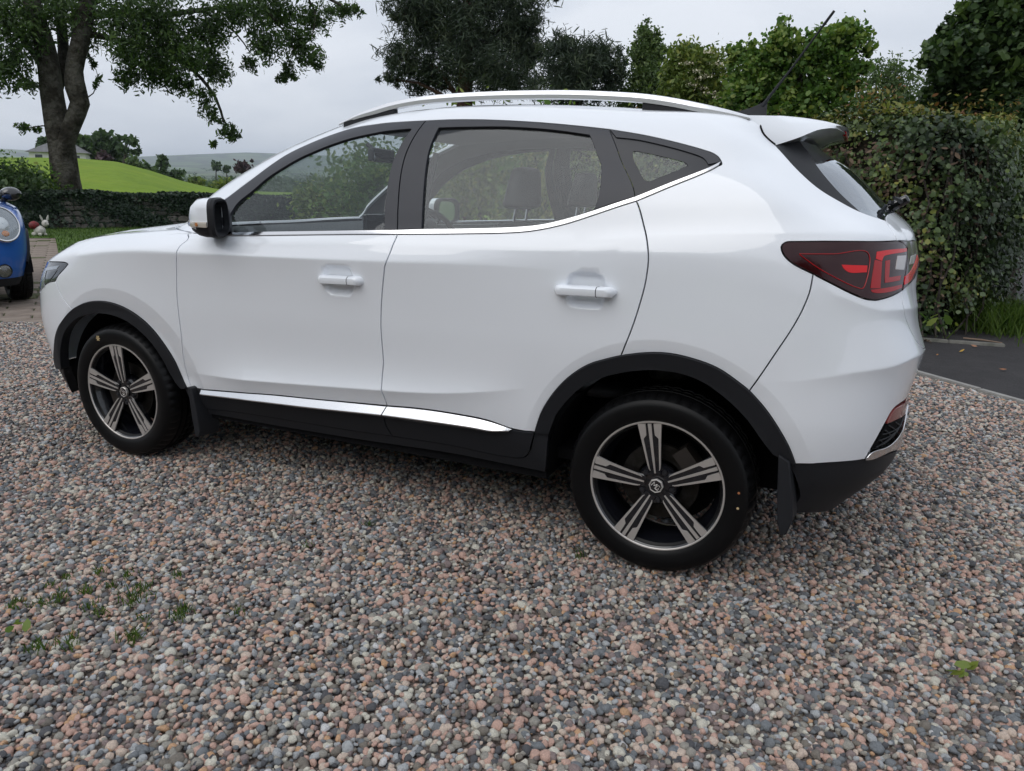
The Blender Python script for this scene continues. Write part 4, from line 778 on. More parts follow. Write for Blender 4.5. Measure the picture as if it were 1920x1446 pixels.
# ---- rear glass, trim, spoiler, wiper
BT = [(1500.7,259),(1514,281),(1533,310),(1567,351.7),(1611,393.5)]
panel('pillar_trim', [TGL[:1]+[(1500.7,259)], BT, [(1611,393.5),(1617,399)], rv(TGL[:5])], M_clad, car, off=-.002, gap=.002, skirt=.012)
panel('rear_window', [BT, [(1611,393.5),(1617,399),(1660,414)], [(1660,414),('w',3.19,.42,1.238),('uv',CAR.u1,CAR.near(3.22,0,1.24)[1])], [('uv',CAR.u1,CAR.near(3.22,0,1.24)[1]),('uv',CAR.u1,CAR.near(2.93,0,1.48)[1])], [('uv',CAR.u1,CAR.near(2.93,0,1.48)[1]),('w',2.91,.33,1.475),(1500.7,259)]], M_glassr, car, sym=True, off=-.004, gap=.001, skirt=0, h=.03)
SPO = [[(2.715,.0,1.5625),(2.715,.28,1.5585),(2.712,.47,1.552),(2.715,.540,1.546),(2.770,.540,1.500),(2.826,.531,1.451),(2.86,.28,1.462),(2.87,0,1.466)],
       [(2.84,0,1.560),(2.835,.28,1.558),(2.82,.44,1.553),(2.81,.497,1.547),(2.858,.508,1.511),(2.898,.507,1.477),(2.93,.28,1.485),(2.94,0,1.488)],
       [(2.93,0,1.552),(2.925,.27,1.550),(2.90,.41,1.546),(2.885,.452,1.542),(2.918,.457,1.522),(2.945,.456,1.504),(2.975,.27,1.500),(2.985,0,1.502)],
       [(3.0,0,1.540),(2.995,.25,1.539),(2.972,.37,1.536),(2.962,.402,1.532),(2.974,.405,1.522),(2.984,.404,1.513),(3.0,.25,1.506),(3.005,0,1.506)],
       [(3.035,0,1.527),(3.03,.24,1.527),(3.008,.345,1.525),(2.998,.370,1.523),(2.999,.372,1.518),(2.999,.370,1.514),(3.025,.24,1.509),(3.03,0,1.509)]]
spr = []
for k in range(len(SPO)-1):
    for j in range(4):
        t = j/4; spr.append(np.array(SPO[k])*(1-t)+np.array(SPO[k+1])*t)
spr.append(np.array(SPO[-1])); spr = np.array(spr)
for _ in range(2): spr[1:-1] = .25*spr[:-2]+.5*spr[1:-1]+.25*spr[2:]
b = MB().loft([[(x, -y, z) for x, y, z in r]+[(x, y, z) for x, y, z in r[::-1][1:-1]] for r in spr.tolist()], True, True); sp = b.build('spoiler', M_white, car, angle=38)
surf_tube('spoiler_seam', TG, .0035, M_gap, sp, off=.001)
b = MB(); b.box((3.022, 0, 1.512), (.006, .16, .008)); b.build('brake_light', M_red2, sp, bevel=.002)
# wiper at the foot of the rear window
wp = empty('rear_wiper'); wp.parent = car
MB().box((3.232, 0, 1.270), (.040, .032, .017), np.array(Matrix.Rotation(radians(-32), 3, 'Y'))).build('wiper_pivot', M_gloss, wp, bevel=.010)
b = MB().tube([(3.245,0,1.275),(3.225,-.18,1.286),(3.205,-.33,1.292)], [.009,.007,.005], 8); b.build('wiper_arm', M_clad, wp)
b = MB().box((3.203,-.19,1.275), (.005,.17,.006)); b.build('wiper_blade', M_clad, wp, bevel=.002)
# ---- door handles
def handle(parent, x0, x1, z0, z1, yo):
    n = 18; rings = []
    for i in range(n+1):
        t = i/n; x = x0+(x1-x0)*t; zc = z0+(z1-z0)*t; e = min(t, 1-t)*2
        prof = min(1, (min(t, 1-t)/.07))**.5
        hh = (.0045+.0125*prof); dep = .006+.030*min(1, (min(t, 1-t)/.12))**.6
        rings.append([(x, yo+.004, zc+hh), (x, yo-dep*.72, zc+hh*.98), (x, yo-dep, zc+hh*.55), (x, yo-dep*1.04, zc), (x, yo-dep*.96, zc-hh*.7), (x, yo-dep*.6, zc-hh), (x, yo+.004, zc-hh)])
    for sg in (1, -1):
        pr = parent if sg > 0 else MIR[parent.name]
        b = MB().loft([[(v[0], sg*v[1], v[2]) for v in r] for r in rings], True, True); h_ = b.build('door_handle', M_white, pr, angle=40)
        k = int(n*.73); b = MB().loft([[(v[0]+dx, sg*(v[1]-.0006), v[2]) for v in rings[k]] for dx in (-.0012, .0012)], True, False)
        c = np.array(rings[k]).mean(0); b.V = [(v[0], v[1], c[2]+(v[2]-c[2])*1.03) for v in b.V]; b.build('handle_seam', M_gap, h_)
handle(fd, 1.232, 1.445, .945, .950, -.905); handle(rd, 2.205, 2.420, .972, .976, -.897)
# ---- door mirrors
def wing(sg):
    pr = fd if sg > 0 else MIR[fd.name]; mr = empty('door_mirror'); mr.parent = pr
    Yx = lambda v: (v[0]-.46*(v[1]+.86)-.018, sg*v[1], v[2])
    def rr(x, y0, y1, z0, z1, n=28, p=3.6):
        cy, cz_ = (y0+y1)/2, (z0+z1)/2; out = []
        for k in range(n):
            a = 2*pi*k/n; c, s_ = cos(a), sin(a)
            out.append((x, cy+(y1-y0)/2*abs(c)**(2/p)*(1 if c >= 0 else -1), cz_+(z1-z0)/2*abs(s_)**(2/p)*(1 if s_ >= 0 else -1)))
        return out
    A = (-1.012, -.86, 1.083, 1.240)       # y0,y1,z0,z1 of the opening
    sh = lambda x, i, top=0, d=0: rr(x, A[0]+i+d, A[1]-i*.3, A[2]+i*.9, A[3]-i-top)
    cap = [sh(.735,.002), sh(.70,.001), sh(.665,.006), sh(.63,.022,.006), sh(.605,.05,.012), sh(.592,.078,.02)]
    b = MB().loft([[Yx(v) for v in r] for r in cap], True, True)
    # lower third of the shell is bare black plastic
    me = b.mesh('mirror_cap', [M_white, M_clad], True, 40)
    for pl in me.polygons: pl.material_index = 1 if pl.center.z < 1.122 else 0
    link('mirror_cap', me, mr)
    rim = [sh(.733,.0), sh(.752,-.002), sh(.766,.004), sh(.768,.012), sh(.752,.018), sh(.735,.020)]
    MB().loft([[Yx(v) for v in r] for r in rim], True, False).build('mirror_rim', M_clad, mr)
    MB().loft([[Yx((v[0]-.02*((v[1]+1.035)/.18)+.008, v[1], v[2])) for v in sh(.742,.019)], [Yx((v[0]-.02*((v[1]+1.035)/.18)+.008, v[1], v[2])) for v in sh(.745,.021)]], True, True).build('mirror_glass', mat('mirror_silver', (.82,.86,.88), .015, metal=1), mr)
    ind = []
    for k in range(9):
        t = k/8; x = .605+.125*t; yy = -1.0165 if t > .45 else -1.0165+.045*((.45-t)/.45)**1.6
        ind.append([(x, yy-.001, 1.126), (x, yy-.004, 1.137), (x, yy-.001, 1.147), (x, yy+.02, 1.147), (x, yy+.02, 1.126)])
    io = MB().loft([[Yx(v) for v in r] for r in ind], True, True).build('indicator', mat('clear_lens', (.50,.46,.40), .12, coat=1), mr)
    MB().lathe([(0,-.003),(.007,-.002),(.007,.004)], 12, (0,0,0)).build('bulb', mat('amber_bulb', (.45,.18,.06), .3), io).location = (.735, sg*-1.0205, 1.1365)
    MB().loft([[Yx(v) for v in r] for r in ([(.66,-.875,1.09),(.73,-.875,1.09),(.74,-.875,1.16),(.66,-.875,1.15)], [(.62,-.80,1.085),(.735,-.825,1.085),(.73,-.79,1.20),(.60,-.78,1.15)])], True, True).build('mirror_foot', M_clad, mr, bevel=.006)
wing(1); wing(-1)
# ---- roof rails
RTOP = [(1.10,1.549),(1.20,1.582),(1.30,1.607),(1.377,1.622),(1.50,1.636),(1.64,1.643),(1.80,1.645),(1.97,1.643),(2.15,1.637),(2.37,1.621),(2.47,1.607),(2.555,1.590),(2.65,1.568),(2.74,1.543)]
for sg in (1, -1):
    rl = empty('roof_rail'); rl.parent = car
    pts = np.array(catmull(np.array(RTOP), .03)); rings = []
    for i, (x, z) in enumerate(pts):
        t = i/(len(pts)-1); e = min(t, 1-t); yy = -(.585-.02*(1-min(1, e/.25))-.02*max(0, (x-2.2)/.5)); hh = .012+.018*min(1, e/.12); wd = .006+.012*min(1, e/.08)
        rings.append([(x, sg*(yy-wd*.6), z-.003), (x, sg*(yy), z), (x, sg*(yy+wd), z-.004), (x, sg*(yy+wd), z-hh), (x, sg*(yy-wd*.9), z-hh), (x, sg*(yy-wd), z-hh*.55)])
    MB().loft(rings, True, True).build('rail_bar', M_satin, rl, angle=30)
    for (xa, xb) in ((1.13, 1.385), (2.385, 2.66)):
        rings = []
        for k in range(13):
            x = xa+(xb-xa)*k/12; z = np.interp(x, pts[:, 0], pts[:, 1]); i = np.argmin(abs(pts[:, 0]-x)); t = i/(len(pts)-1); e = min(t, 1-t)
            yy = -(.585-.02*(1-min(1, e/.25))-.02*max(0, (x-2.2)/.5)); q = CAR.P([CAR.near(x, -yy, z-.04)])[0]; zb = min(q[2]-.004, z-.028)
            hh = .012+.018*min(1, e/.12)
            rings.append([(x, sg*(yy-.012), z-hh+.004), (x, sg*(yy+.012), z-hh+.004), (x, sg*(yy+.014), zb), (x, sg*(yy-.015), zb-.006)])
        MB().loft(rings, True, True).build('rail_foot', M_clad, rl)
# ---- aerial
ae = empty('aerial'); ae.parent = car
rings = []
for k in range(11):
    t = k/10; x = 2.60+.125*t; hh = .010+.060*t**1.5 if t < .93 else .066-.008*(t-.93)/.07; wd = .026*(1-.35*t)*min(1, (t+.05)/.2)**.5; zb = 1.592-.020*t
    rings.append([(x, -wd, zb), (x, -wd*.45, zb+hh*.6), (x, 0, zb+hh+.012), (x, wd*.45, zb+hh*.6), (x, wd, zb)])
MB().loft(rings, True, True).build('aerial_base', M_clad, ae, angle=60)
MB().tube([(2.708,0,1.630),(2.735,0,1.672),(2.80,0,1.762),(2.895,0,1.905),(2.90,0,1.912),(2.93,0,1.957)], [.0075,.0055,.004,.0035,.0055,.005], 8).build('aerial_mast', M_clad, ae)
# ---- wheels
M_tyre = mat('tyre_rubber', (.003,.003,.0034), .42, spec=.2, bump=(160,.15,.001)); M_rimk = mat('rim_black', (.006,.0065,.009), .2, coat=.5)
M_cut = mat('machined_alloy', (.60,.57,.54), .40, metal=.7); M_disc = mat('brake_disc', (.035,.032,.03), .45, metal=.8, var=(40,(.018,.016,.013))); M_cal = mat('caliper', (.02,.015,.012), .6)
def wheel_meshes(R=.3235, rr=.2325):
    n = 150; prof = [(.212,.022),(.226,.010),(.234,.004),(.243,-.001),(.252,-.004),(.268,-.007),(.285,-.007),(.298,-.003),(.304,.0015),(.3055,.003),(.311,.010),(.317,.020),(R-.0015,.040),(R,.052),(R,.060),(R-.009,.062),(R-.009,.069),(R,.071),(R,.094),(R-.009,.096),(R-.009,.105),(R,.107),(R,.126),(R-.009,.128),(R-.009,.137),(R,.139),(R,.155),(R-.0015,.172),(.317,.19),(.305,.205),(.28,.214),(.25,.21),(.226,.20),(.212,.19)]
    rings = []
    for i, (r, y) in enumerate(prof):
        ring = []
        for k in range(n):
            a = 2*pi*k/n; q = r
            if 10 <= i <= 13 and k % 3 == 0: q = r-.006
            if 19 <= i <= 28 and k % 3 == 1: q = r-.004
            ring.append((q*cos(a), y, q*sin(a)))
        rings.append(ring)
    ty = MB().loft(rings, True, False).mesh('tyre', M_tyre, True, 28)
    b = MB().lathe([(rr-.004,.0045),(rr-.012,.012),(rr-.016,.03),(.196,.06),(.19,.10),(.196,.16),(.212,.19)], 72)
    b.lathe([(.0,.028),(.045,.026),(.066,.024),(.072,.034),(.072,.06),(0,.065)], 40)
    for k in range(5):
        a = 2*pi*k/5; rg = []
        for r, w, yf, dp in ((.040,.024,.020,.035),(.07,.0235,.0165,.036),(.11,.0255,.0130,.036),(.15,.0285,.010,.036),(.19,.038,.0075,.036),(.220,.0435,.006,.03)):
            rg.append([(r*cos(a)-t*sin(a), y, r*sin(a)+t*cos(a)) for t, y in ((-w,yf+.004),(-w*.82,yf),(w*.82,yf),(w,yf+.004),(w*.7,yf+dp),(-w*.7,yf+dp))])
        b.loft(rg, True, True)
    rim = b.mesh('rim', M_rimk, True, 30)
    lip = MB().lathe([(rr-.0075,.007),(rr-.0068,.0035),(rr-.004,.0024),(rr-.0008,.0028),(rr+.0004,.006)], 96).mesh('rim_lip', M_cut, True, 60)
    yf = lambda r: np.interp(r, [.04,.07,.11,.15,.19,.222], [.020,.0165,.0130,.010,.0075,.006])-.0022
    def rib(prof):  # prof: (r, t_in, t_out)
        b = MB(); rg = [[(r, yf(r), ti), (r, yf(r), to), (r, yf(r)+.006, to), (r, yf(r)+.006, ti)] for r, ti, to in prof]
        b.loft(rg, True, True); return b
    to = lambda r: np.interp(r, [.055,.222], [.0205,.0405])
    side = [(.223,to(.223)-.0265,to(.223)),(.205,to(.205)-.0245,to(.205)),(.182,to(.182)-.021,to(.182)),(.172,to(.172)-.0105,to(.172)),(.168,to(.168)-.0085,to(.168)),(.12,to(.12)-.0070,to(.12)),(.075,to(.075)-.0052,to(.075)),(.060,to(.06)-.0046,to(.06)-.0012),(.054,to(.054)-.006,to(.054)-.004)]
    cen = [(.223,-.0062,.0062),(.15,-.0048,.0048),(.09,-.0038,.0038),(.044,-.0026,.0026)]
    RB_ = [rib(side), rib([(r, -o, -i) for r, i, o in side]), rib(cen)]
    ribs = [x.mesh('spoke_face', M_cut, False) for x in RB_]
    nut = MB().lathe([(0,.004),(.0075,.005),(.0095,.009),(.0095,.022)], 14).mesh('wheel_nut', mat('nut_black', (.03,.03,.034), .35, metal=.5), True, 40)
    o8 = lambda r, y: [(r*cos(2*pi*(k+.5)/8), y, r*sin(2*pi*(k+.5)/8)) for k in range(8)]
    capm = MB().loft([o8(.0255,.022), o8(.0255,.0125), o8(.0235,.0105), o8(.0205,.0115)], True, True).mesh('centre_cap', M_cut, False)
    capk = MB().loft([o8(.0204,.0135), o8(.0204,.0108)], True, True).mesh('cap_face', M_gloss, False)
    b = MB(); st = [((-.0145,-.009),(-.0125,.010)),((-.0125,.010),(-.006,-.003)),((-.006,-.003),(.0,.010)),((.0,.010),(.002,-.010)),((.0135,.008),(.006,.010)),((.006,.010),(.003,.002)),((.003,.002),(.005,-.009)),((.005,-.009),(.0135,-.008)),((.0135,-.008),(.0135,.000)),((.0135,.000),(.009,.000))]
    for (x0, z0), (x1, z1) in st: b.tube([(x0*.98,.0104,z0*.95),(x1*.98,.0104,z1*.95)], .0015, 5)
    emb = b.mesh('emblem', M_cut, True, 40)
    disc = MB().lathe([(.075,.075),(.08,.068),(.135,.066),(.136,.082),(.08,.084)], 60).mesh('brake_disc', M_disc, True, 30)
    cal = MB().box((0,0,0), (.028,.035,.055)).mesh('brake_caliper', M_cal, False)
    bar = MB().lathe([(.0,.19),(.19,.19)], 30).mesh('hub_back', M_dark, True)
    return ty, rim, lip, ribs, nut, capm, capk, emb, disc, cal, bar
WM = wheel_meshes()
def wheel(parent, x, y, z, sg, rot, calang):
    wh = empty('wheel', (x, y, z)); wh.parent = parent
    if sg < 0: wh.rotation_euler = (0, 0, pi)
    tw = lambda n, me, p, a: (lambda o: (setattr(o, 'rotation_euler', (0, -a, 0)), o)[1])(link(n, me, p))
    ty, rim, lip, ribs, nut, capm, capk, emb, disc, cal, bar = WM
    link('tyre', ty, wh); ri = tw('rim', rim, wh, rot); lo = link('rim_lip', lip, wh)
    for k in range(5):
        for m_ in ribs: tw('spoke_face', m_, ri, 2*pi*k/5)
        a = 2*pi*(k+.5)/5; o = link('wheel_nut', nut, ri); o.location = (.0545*cos(a), .012, .0545*sin(a))
    cp = tw('centre_cap', capm, wh, .35); link('cap_face', capk, cp); tw('emblem', emb, cp, -.95)
    link('brake_disc', disc, wh); o = link('brake_caliper', cal, wh); o.location = (.125*cos(calang), .09, .125*sin(calang)); o.rotation_euler = (0, -calang, 0)
    link('hub_back', bar, wh); return wh
ZW = .3215
w1 = wheel(car, 0, -YC+.002, ZW, 1, radians(93), radians(200)); w2 = wheel(car, 2.585, -YC+.002, ZW, 1, radians(99), radians(40))
wheel(car, 0, YC, ZW, -1, .3, 0); wheel(car, 2.585, YC, ZW, -1, .8, 3)
M_mark = mat('yellow_chalk', (.55,.42,.22), .8)
b = MB()
for a in (0, 1.05, 2.1): b.box((0,0,0), (.013,.0006,.0022), np.array(Matrix.Rotation(a, 3, 'Y')))
o = b.build('chalk_mark', M_mark, w1); o.location = (-.105,-.0085,.255)
for a, m_ in ((2, M_mark), (13, mat('orange_dot', (.35,.13,.05), .8))):
    o = MB().lathe([(0,-.0005),(.0042,0),(.0042,.003)], 10).build('paint_dot', m_, w2); o.location = (.277*cos(radians(a-6)), -.008, .277*sin(radians(a-6)))
# ---- wheel wells, floor
for sg in (1, -1):
    for cx in (.03, 2.585):
        n = 30; R_ = .415; out = []
        for y in (-.822, -.60, -.52):
            out.append([(cx+R_*cos(a), sg*y, .315+R_*sin(a)) for a in np.linspace(-.05, pi+.05, n)])
        b = MB().loft(out, False, False); c0 = [(cx, sg*-.52, .25)]; base = len(b.V); b.V += c0
        k0 = 2*n
        for i in range(n-1): b.F.append((k0+i, k0+i+1, base)); b.M.append(0)
        b.build('wheel_arch_liner', M_dark, car)
b = MB(); b.box((1.24, 0, .265), (1.80, .50, .02)); b.box((1.30, 0, .27), (.86, .80, .02)); b.build('underbody', M_dark, car)
# ---- mud flaps
def flap(pts, x_off, y0, y1, name='mud_flap'):
    for sg in (1, -1):
        rg = []
        for t in (0, 1):
            rg.append([(x+x_off*t, sg*(y0+(y1-y0)*t), z) for x, z in pts])
        MB().loft(rg, True, True).build(name, M_clad, car, bevel=.004)
flap([(.438,.405),(.458,.40),(.478,.30),(.49,.20),(.476,.172),(.458,.172),(.448,.25)], .02, -.872, -.77)
flap([(2.965,.50),(3.0,.48),(3.02,.37),(3.03,.29),(3.016,.235),(2.998,.228),(2.985,.27),(2.975,.36)], .015, -.865, -.69)
# ---- cabin
M_trim = mat('dark_cabin_trim', (.035,.036,.040), .6, spec=.3); M_seat = mat('seat_leather', (.045,.046,.050), .5, bump=(60,.2,.002)); M_lin = mat('headlining', (.42,.42,.42), .9)
M_tr2 = mat('pillar_lining', (.30,.30,.31), .8)
for par, ps in ((fd, [[(363,437),(424,441.5)], CL1, G2a, G2b, G2c, G2d, rv(WB1), rv(G1)]), (rd, [CL2, G3, rv(ARo[:7]), rv(WB2), rv(G2d), rv(G2c), rv(G2b), rv(G2a)])):
    panel('door_lining', ps, M_trim, par, off=-.07, gap=0, skirt=0, h=.05)
panel('side_lining', BSIDE, M_tr2, car, off=-.035, gap=0, skirt=0, h=.05)
panel('headlining', [[('uv',0,CAR.near(1.02,0,1.57)[1]),('w',1.10,.49,1.562)], RFX, [('w',2.70,.47,1.54),('uv',CAR.u1,CAR.near(2.75,0,1.556)[1])], [('uv',CAR.u1,CAR.near(2.75,0,1.556)[1]),('uv',CAR.u1,CAR.v1)], [('uv',CAR.u1,CAR.v1),('uv',0,CAR.v1)], [('uv',0,CAR.v1),('uv',0,CAR.near(1.02,0,1.57)[1])]], M_lin, car, sym=True, off=-.04, gap=0, skirt=0, h=.06)
def soft(name, parent, rings, m=M_seat, lev=2):
    o = MB().loft(rings, True, True).build(name, m, parent, angle=180); k = o.modifiers.new('s', 'SUBSURF'); k.levels = lev; k.render_levels = lev; return o
def rect(x, y0, y1, z0, z1, dx=0): return [(x, y0, z0), (x, y1, z0), (x+dx, y1, z1), (x+dx, y0, z1)]
def slab(c, w, hgt, d, lean, name, parent):   # upright cushion, leaning back
    rg = []
    for k in range(7):
        t = k/6; z = c[2]+hgt*t; x = c[0]+lean*t; ww = w*(1-.25*t**3); dd = d*(1-.4*t)
        rg.append([(x-dd, c[1]-ww, z), (x-dd*1.1, c[1], z), (x-dd, c[1]+ww, z), (x+dd, c[1]+ww, z), (x+dd*1.2, c[1], z), (x+dd, c[1]-ww, z)])
    return soft(name, parent, rg)
for y in (-.37, .37):
    st = empty('front_seat'); st.parent = car
    slab((1.66, y, .62), .25, .56, .09, .17, 'seat_back', st)
    soft('seat_cushion', st, [rect(1.12, y-.24, y+.24, .46, .60), rect(1.25, y-.25, y+.25, .46, .63), rect(1.5, y-.25, y+.25, .46, .58), rect(1.66, y-.24, y+.24, .46, .58)])
    slab((1.845, y, 1.215), .13, .17, .055, .02, 'headrest', st)
    for d in (-.06, .06): MB().tube([(1.835, y+d, 1.14), (1.85, y+d, 1.24)], .006, 6).build('headrest_post', M_chrome, st)
rs = empty('rear_seat'); rs.parent = car
slab((2.52, -.33, .60), .34, .50, .09, .15, 'seat_back', rs); slab((2.52, .33, .60), .34, .50, .09, .15, 'seat_back', rs)
soft('seat_cushion', rs, [rect(2.02, -.66, .66, .48, .62), rect(2.2, -.68, .68, .48, .64), rect(2.5, -.68, .68, .48, .60)])
for y in (-.42, 0, .42):
    slab((2.67, y, 1.09), .12, .12, .05, .02, 'headrest', rs)
dash = empty('dashboard'); dash.parent = car
soft('dash_top', dash, [[(.38+.0*k, y, .78), (.30, y, 1.06), (.42, y, 1.115), (.66, y, 1.10), (.86, y, 1.075), (.90, y, 1.02), (.86, y, .86)] for k, y in enumerate((-.72, -.70, -.35, 0, .35, .70, .72))], M_trim)
for y in (-.56, -.12, .12, .56):
    MB().box((.912, y, .985), (.008, .08, .032)).build('air_vent', M_clad, dash, bevel=.004)
    MB().tube([(.922, y-.085, 1.018), (.922, y+.085, 1.018), (.922, y+.085, .952), (.922, y-.085, .952), (.922, y-.085, 1.018)], .004, 6).build('vent_trim', M_satin, dash)
soft('instrument_hood', dash, [[(.72, .37-w_, 1.08), (.76, .37-w_*.9, 1.15), (.94, .37-w_*.8, 1.15), (.93, .37-w_, 1.04)] for w_ in (-.2, -.15, .15, .2)], M_trim)
MB().box((.90, 0, 1.09), (.012, .13, .075)).build('screen', M_gloss, dash, bevel=.006)
sw = empty('steering_wheel'); sw.parent = car; c_ = np.array([1.06, .37, 1.0]); ax = np.array([cos(radians(25)), 0, sin(radians(25))]); e1 = np.array([0, 1.0, 0]); e2 = np.cross(ax, e1)
MB().tube([c_+.185*(e1*cos(a)+e2*sin(a)) for a in np.linspace(0, 2*pi, 33)], .016, 8, caps=False).build('wheel_rim', M_trim, sw)
b = MB(); b.tube([c_-e1*.17, c_+e1*.17], .02, 8); b.tube([c_, c_-ax*.2], .03, 8); b.tube([c_-ax*.02, c_+ax*.03], .07, 16); b.build('wheel_hub', M_trim, sw)
rm = empty('rear_view_mirror'); rm.parent = car
MB().box((.935, -.02, 1.445), (.018, .12, .032), np.array(Matrix.Rotation(.15, 3, 'Z'))).build('mirror_body', M_trim, rm, bevel=.012)
MB().tube([(.90, 0, 1.46), (.84, 0, 1.50)], .012, 8).build('mirror_stalk', M_trim, rm)
MB().box((.953, -.02, 1.445), (.002, .11, .026), np.array(Matrix.Rotation(.15, 3, 'Z'))).build('mirror_glass', mat('mirror_silver_inside', (.8,.82,.84), .03, metal=1), rm)
for y in (-.72, .72):
    MB().tube([(1.62, y*.93, 1.42), (1.60, y*1.06, 1.15), (1.60, y*1.1, .75)], .012, 6).build('seat_belt', M_trim, car)
MB().box((1.30, 0, .33), (.95, .72, .02)).build('cabin_floor', M_dark, car); MB().box((2.75, 0, .70), (.3, .56, .02)).build('boot_floor', M_dark, car)
MB().box((.45,0,.62), (.02,.62,.36)).build('bulkhead', M_dark, car)
# ------------------------------------------------------------------ the blue car on the left
def plan(z, xf, xr, hw, zc=0):
    L_ = xr-xf; m5 = max(.15, xf+.30*min(L_, 2.2)); m9 = min(2.55, xr-.32*min(L_, 1.9)); mid = np.linspace(m5, m9, 5); c = min(1, L_/2.5)
    return [(xf,0,z+zc),(xf+.025*c,.45*hw,z+zc*.85),(xf+.10*c,.70*hw,z+zc*.6),(xf+.22*c,.85*hw,z+zc*.3),(xf+.44*c,.95*hw,z),(mid[0],hw,z),(mid[1],hw,z),(mid[2],hw,z),(mid[3],hw,z),(mid[4],.985*hw,z),(xr-.25*c,.93*hw,z),(xr-.10*c,.78*hw,z),(xr-.02*c,.45*hw,z),(xr,0,z)]
BL = Surf([plan(*a) for a in ((.20,-.66,3.10,.80),(.40,-.75,3.20,.855),(.60,-.775,3.24,.885),(.78,-.765,3.24,.89),(.92,-.70,3.22,.885),(1.0,-.56,3.20,.865,.02),(1.045,-.15,3.18,.845,.03),(1.09,.40,3.16,.825,.02),(1.18,.54,3.12,.79),(1.38,.84,3.02,.70),(1.50,1.04,2.92,.63),(1.545,1.28,2.80,.50),(1.56,1.6,2.4,.2))])
TH = math.atan2(.411, -.912); BL.rot = np.array(Matrix.Rotation(TH, 3, 'Z')); wc = atz(32, 563); wc = wc+np.array([-.846, .534, 0])*.10
BL.org = wc-BL.rot @ np.array([0, -.72, 0]); BL.index(260, 160)
M_blue = mat('blue_paint', (.012, .12, .50), .35, metal=.2, coat=1, coatr=.02); M_tint = glass_mat('dark_glass', (.12, .14, .15), .06)
blue = empty('car', tuple(BL.org), TH, label='blue compact car with round headlights and black arch trim parked on the paving', cat='car')
zv = lambda z: float(np.interp(z, [r[7][2] for r in BL.R.tolist()], BL.V))
def arc(cx, R_, zc=.33, a0=-.0, a1=pi, n=22): return [('w', cx-R_*cos(a), .88, zc+R_*sin(a)) for a in np.linspace(a0, a1, n)]
rng_ = lambda a, b, v, n=12: [('uv', u, v) for u in np.linspace(a, b, n)]
uF0, uF1, uR0, uR1 = (BL.near(x, .88, .42)[0] for x in (-.385, .385, 2.21, 2.98))
def ar2(cx, R_): return [('w', cx-R_*cos(a), .88, .33+R_*sin(a)) for a in np.linspace(.22, pi-.22, 20)]
body = [rng_(0, BL.near(-.42,.86,.42)[0], zv(.30), 8), ar2(0, .40), [ar2(0, .40)[-1], ar2(2.595, .40)[0]], ar2(2.595, .40), [ar2(2.595,.40)[-1], ('uv', BL.u1, zv(.42))], [('uv', BL.u1, zv(.42)), ('uv', BL.u1, zv(1.09))], [('uv', BL.u1, zv(1.09)), ('uv', 0, zv(.90))][:1]+rng_(BL.u1, BL.near(.55,.85,1.07)[0], zv(1.09), 16)+[('uv', u, zv(1.09)) for u in ()], [('uv', BL.near(.55,.85,1.07)[0], zv(1.09)), ('w',.0,.80,1.02), ('w',-.35,.75,.99), ('w',-.60,.60,.96), ('uv', 0, zv(.94))], [('uv', 0, zv(.94)), ('uv', 0, zv(.30))]]
panel('body', body, M_blue, blue, sym=True, sf=BL, h=.05, gap=.001)
panel('bonnet', [[('uv', 0, zv(.94)), ('w',-.60,.60,.96), ('w',-.35,.75,.99), ('w',.0,.80,1.02), ('uv', BL.near(.55,.85,1.07)[0], zv(1.09))], rng_(BL.near(.55,.85,1.07)[0], 0, zv(1.085), 10), [('uv', 0, zv(1.085)), ('uv', 0, zv(.94))]], M_blue, blue, sym=True, sf=BL, h=.05, gap=.003)
panel('glasshouse', [rng_(0, BL.u1, zv(1.10), 40), [('uv', BL.u1, zv(1.10)), ('uv', BL.u1, zv(1.46))], rng_(BL.u1, 0, zv(1.46), 40), [('uv', 0, zv(1.46)), ('uv', 0, zv(1.10))]], M_tint, blue, sym=True, sf=BL, h=.08, gap=0, skirt=0)
panel('roof', [rng_(0, BL.u1, zv(1.46), 40), [('uv', BL.u1, zv(1.46)), ('uv', BL.u1, BL.v1)], [('uv', BL.u1, BL.v1), ('uv', 0, BL.v1)], [('uv', 0, BL.v1), ('uv', 0, zv(1.46))]], M_blue, blue, sym=True, sf=BL, h=.08)
panel('lower_trim', [rng_(0, BL.near(-.42,.84,.36)[0], zv(.30), 8), [('uv', BL.near(-.42,.84,.36)[0], zv(.30)), ('uv', BL.near(-.44,.80,.22)[0], zv(.22))], rng_(BL.near(-.44,.80,.22)[0], 0, zv(.21), 8), [('uv', 0, zv(.21)), ('uv', 0, zv(.30))]], M_clad, blue, sym=True, sf=BL, h=.05, off=-.002)
panel('sill', [[ar2(0,.40)[-1], ar2(2.595,.40)[0]], [ar2(2.595,.40)[0], ('w', 2.2, .81, .24)], [('w', 2.2, .81, .24), ('w', .4, .81, .24)], [('w', .4, .81, .24), ar2(0,.40)[-1]]], M_clad, blue, sf=BL, h=.06)
for cx in (0, 2.595):
    o_ = ar2(cx, .455); i_ = ar2(cx, .375)
    panel('arch_trim', [o_, [o_[-1], i_[-1]], i_[::-1], [i_[0], o_[0]]], M_clad, blue, sf=BL, h=.04, off=.022, gap=0, skirt=.06)
    for sg in (1, -1):
        b = MB().loft([[(cx+.385*cos(a), sg*y, .33+.385*sin(a)) for a in np.linspace(0, pi, 20)] for y in (-.86, -.5)], False, False); b.build('wheel_arch_liner', M_dark, blue)
for x in (0, 2.595):
    wheel(blue, x, -.855, .3235, 1, .4, 1); wheel(blue, x, .855, .3235, -1, .9, 1)
MB().box((1.2, 0, .34), (1.75, .56, .1)).build('underbody', M_dark, blue)
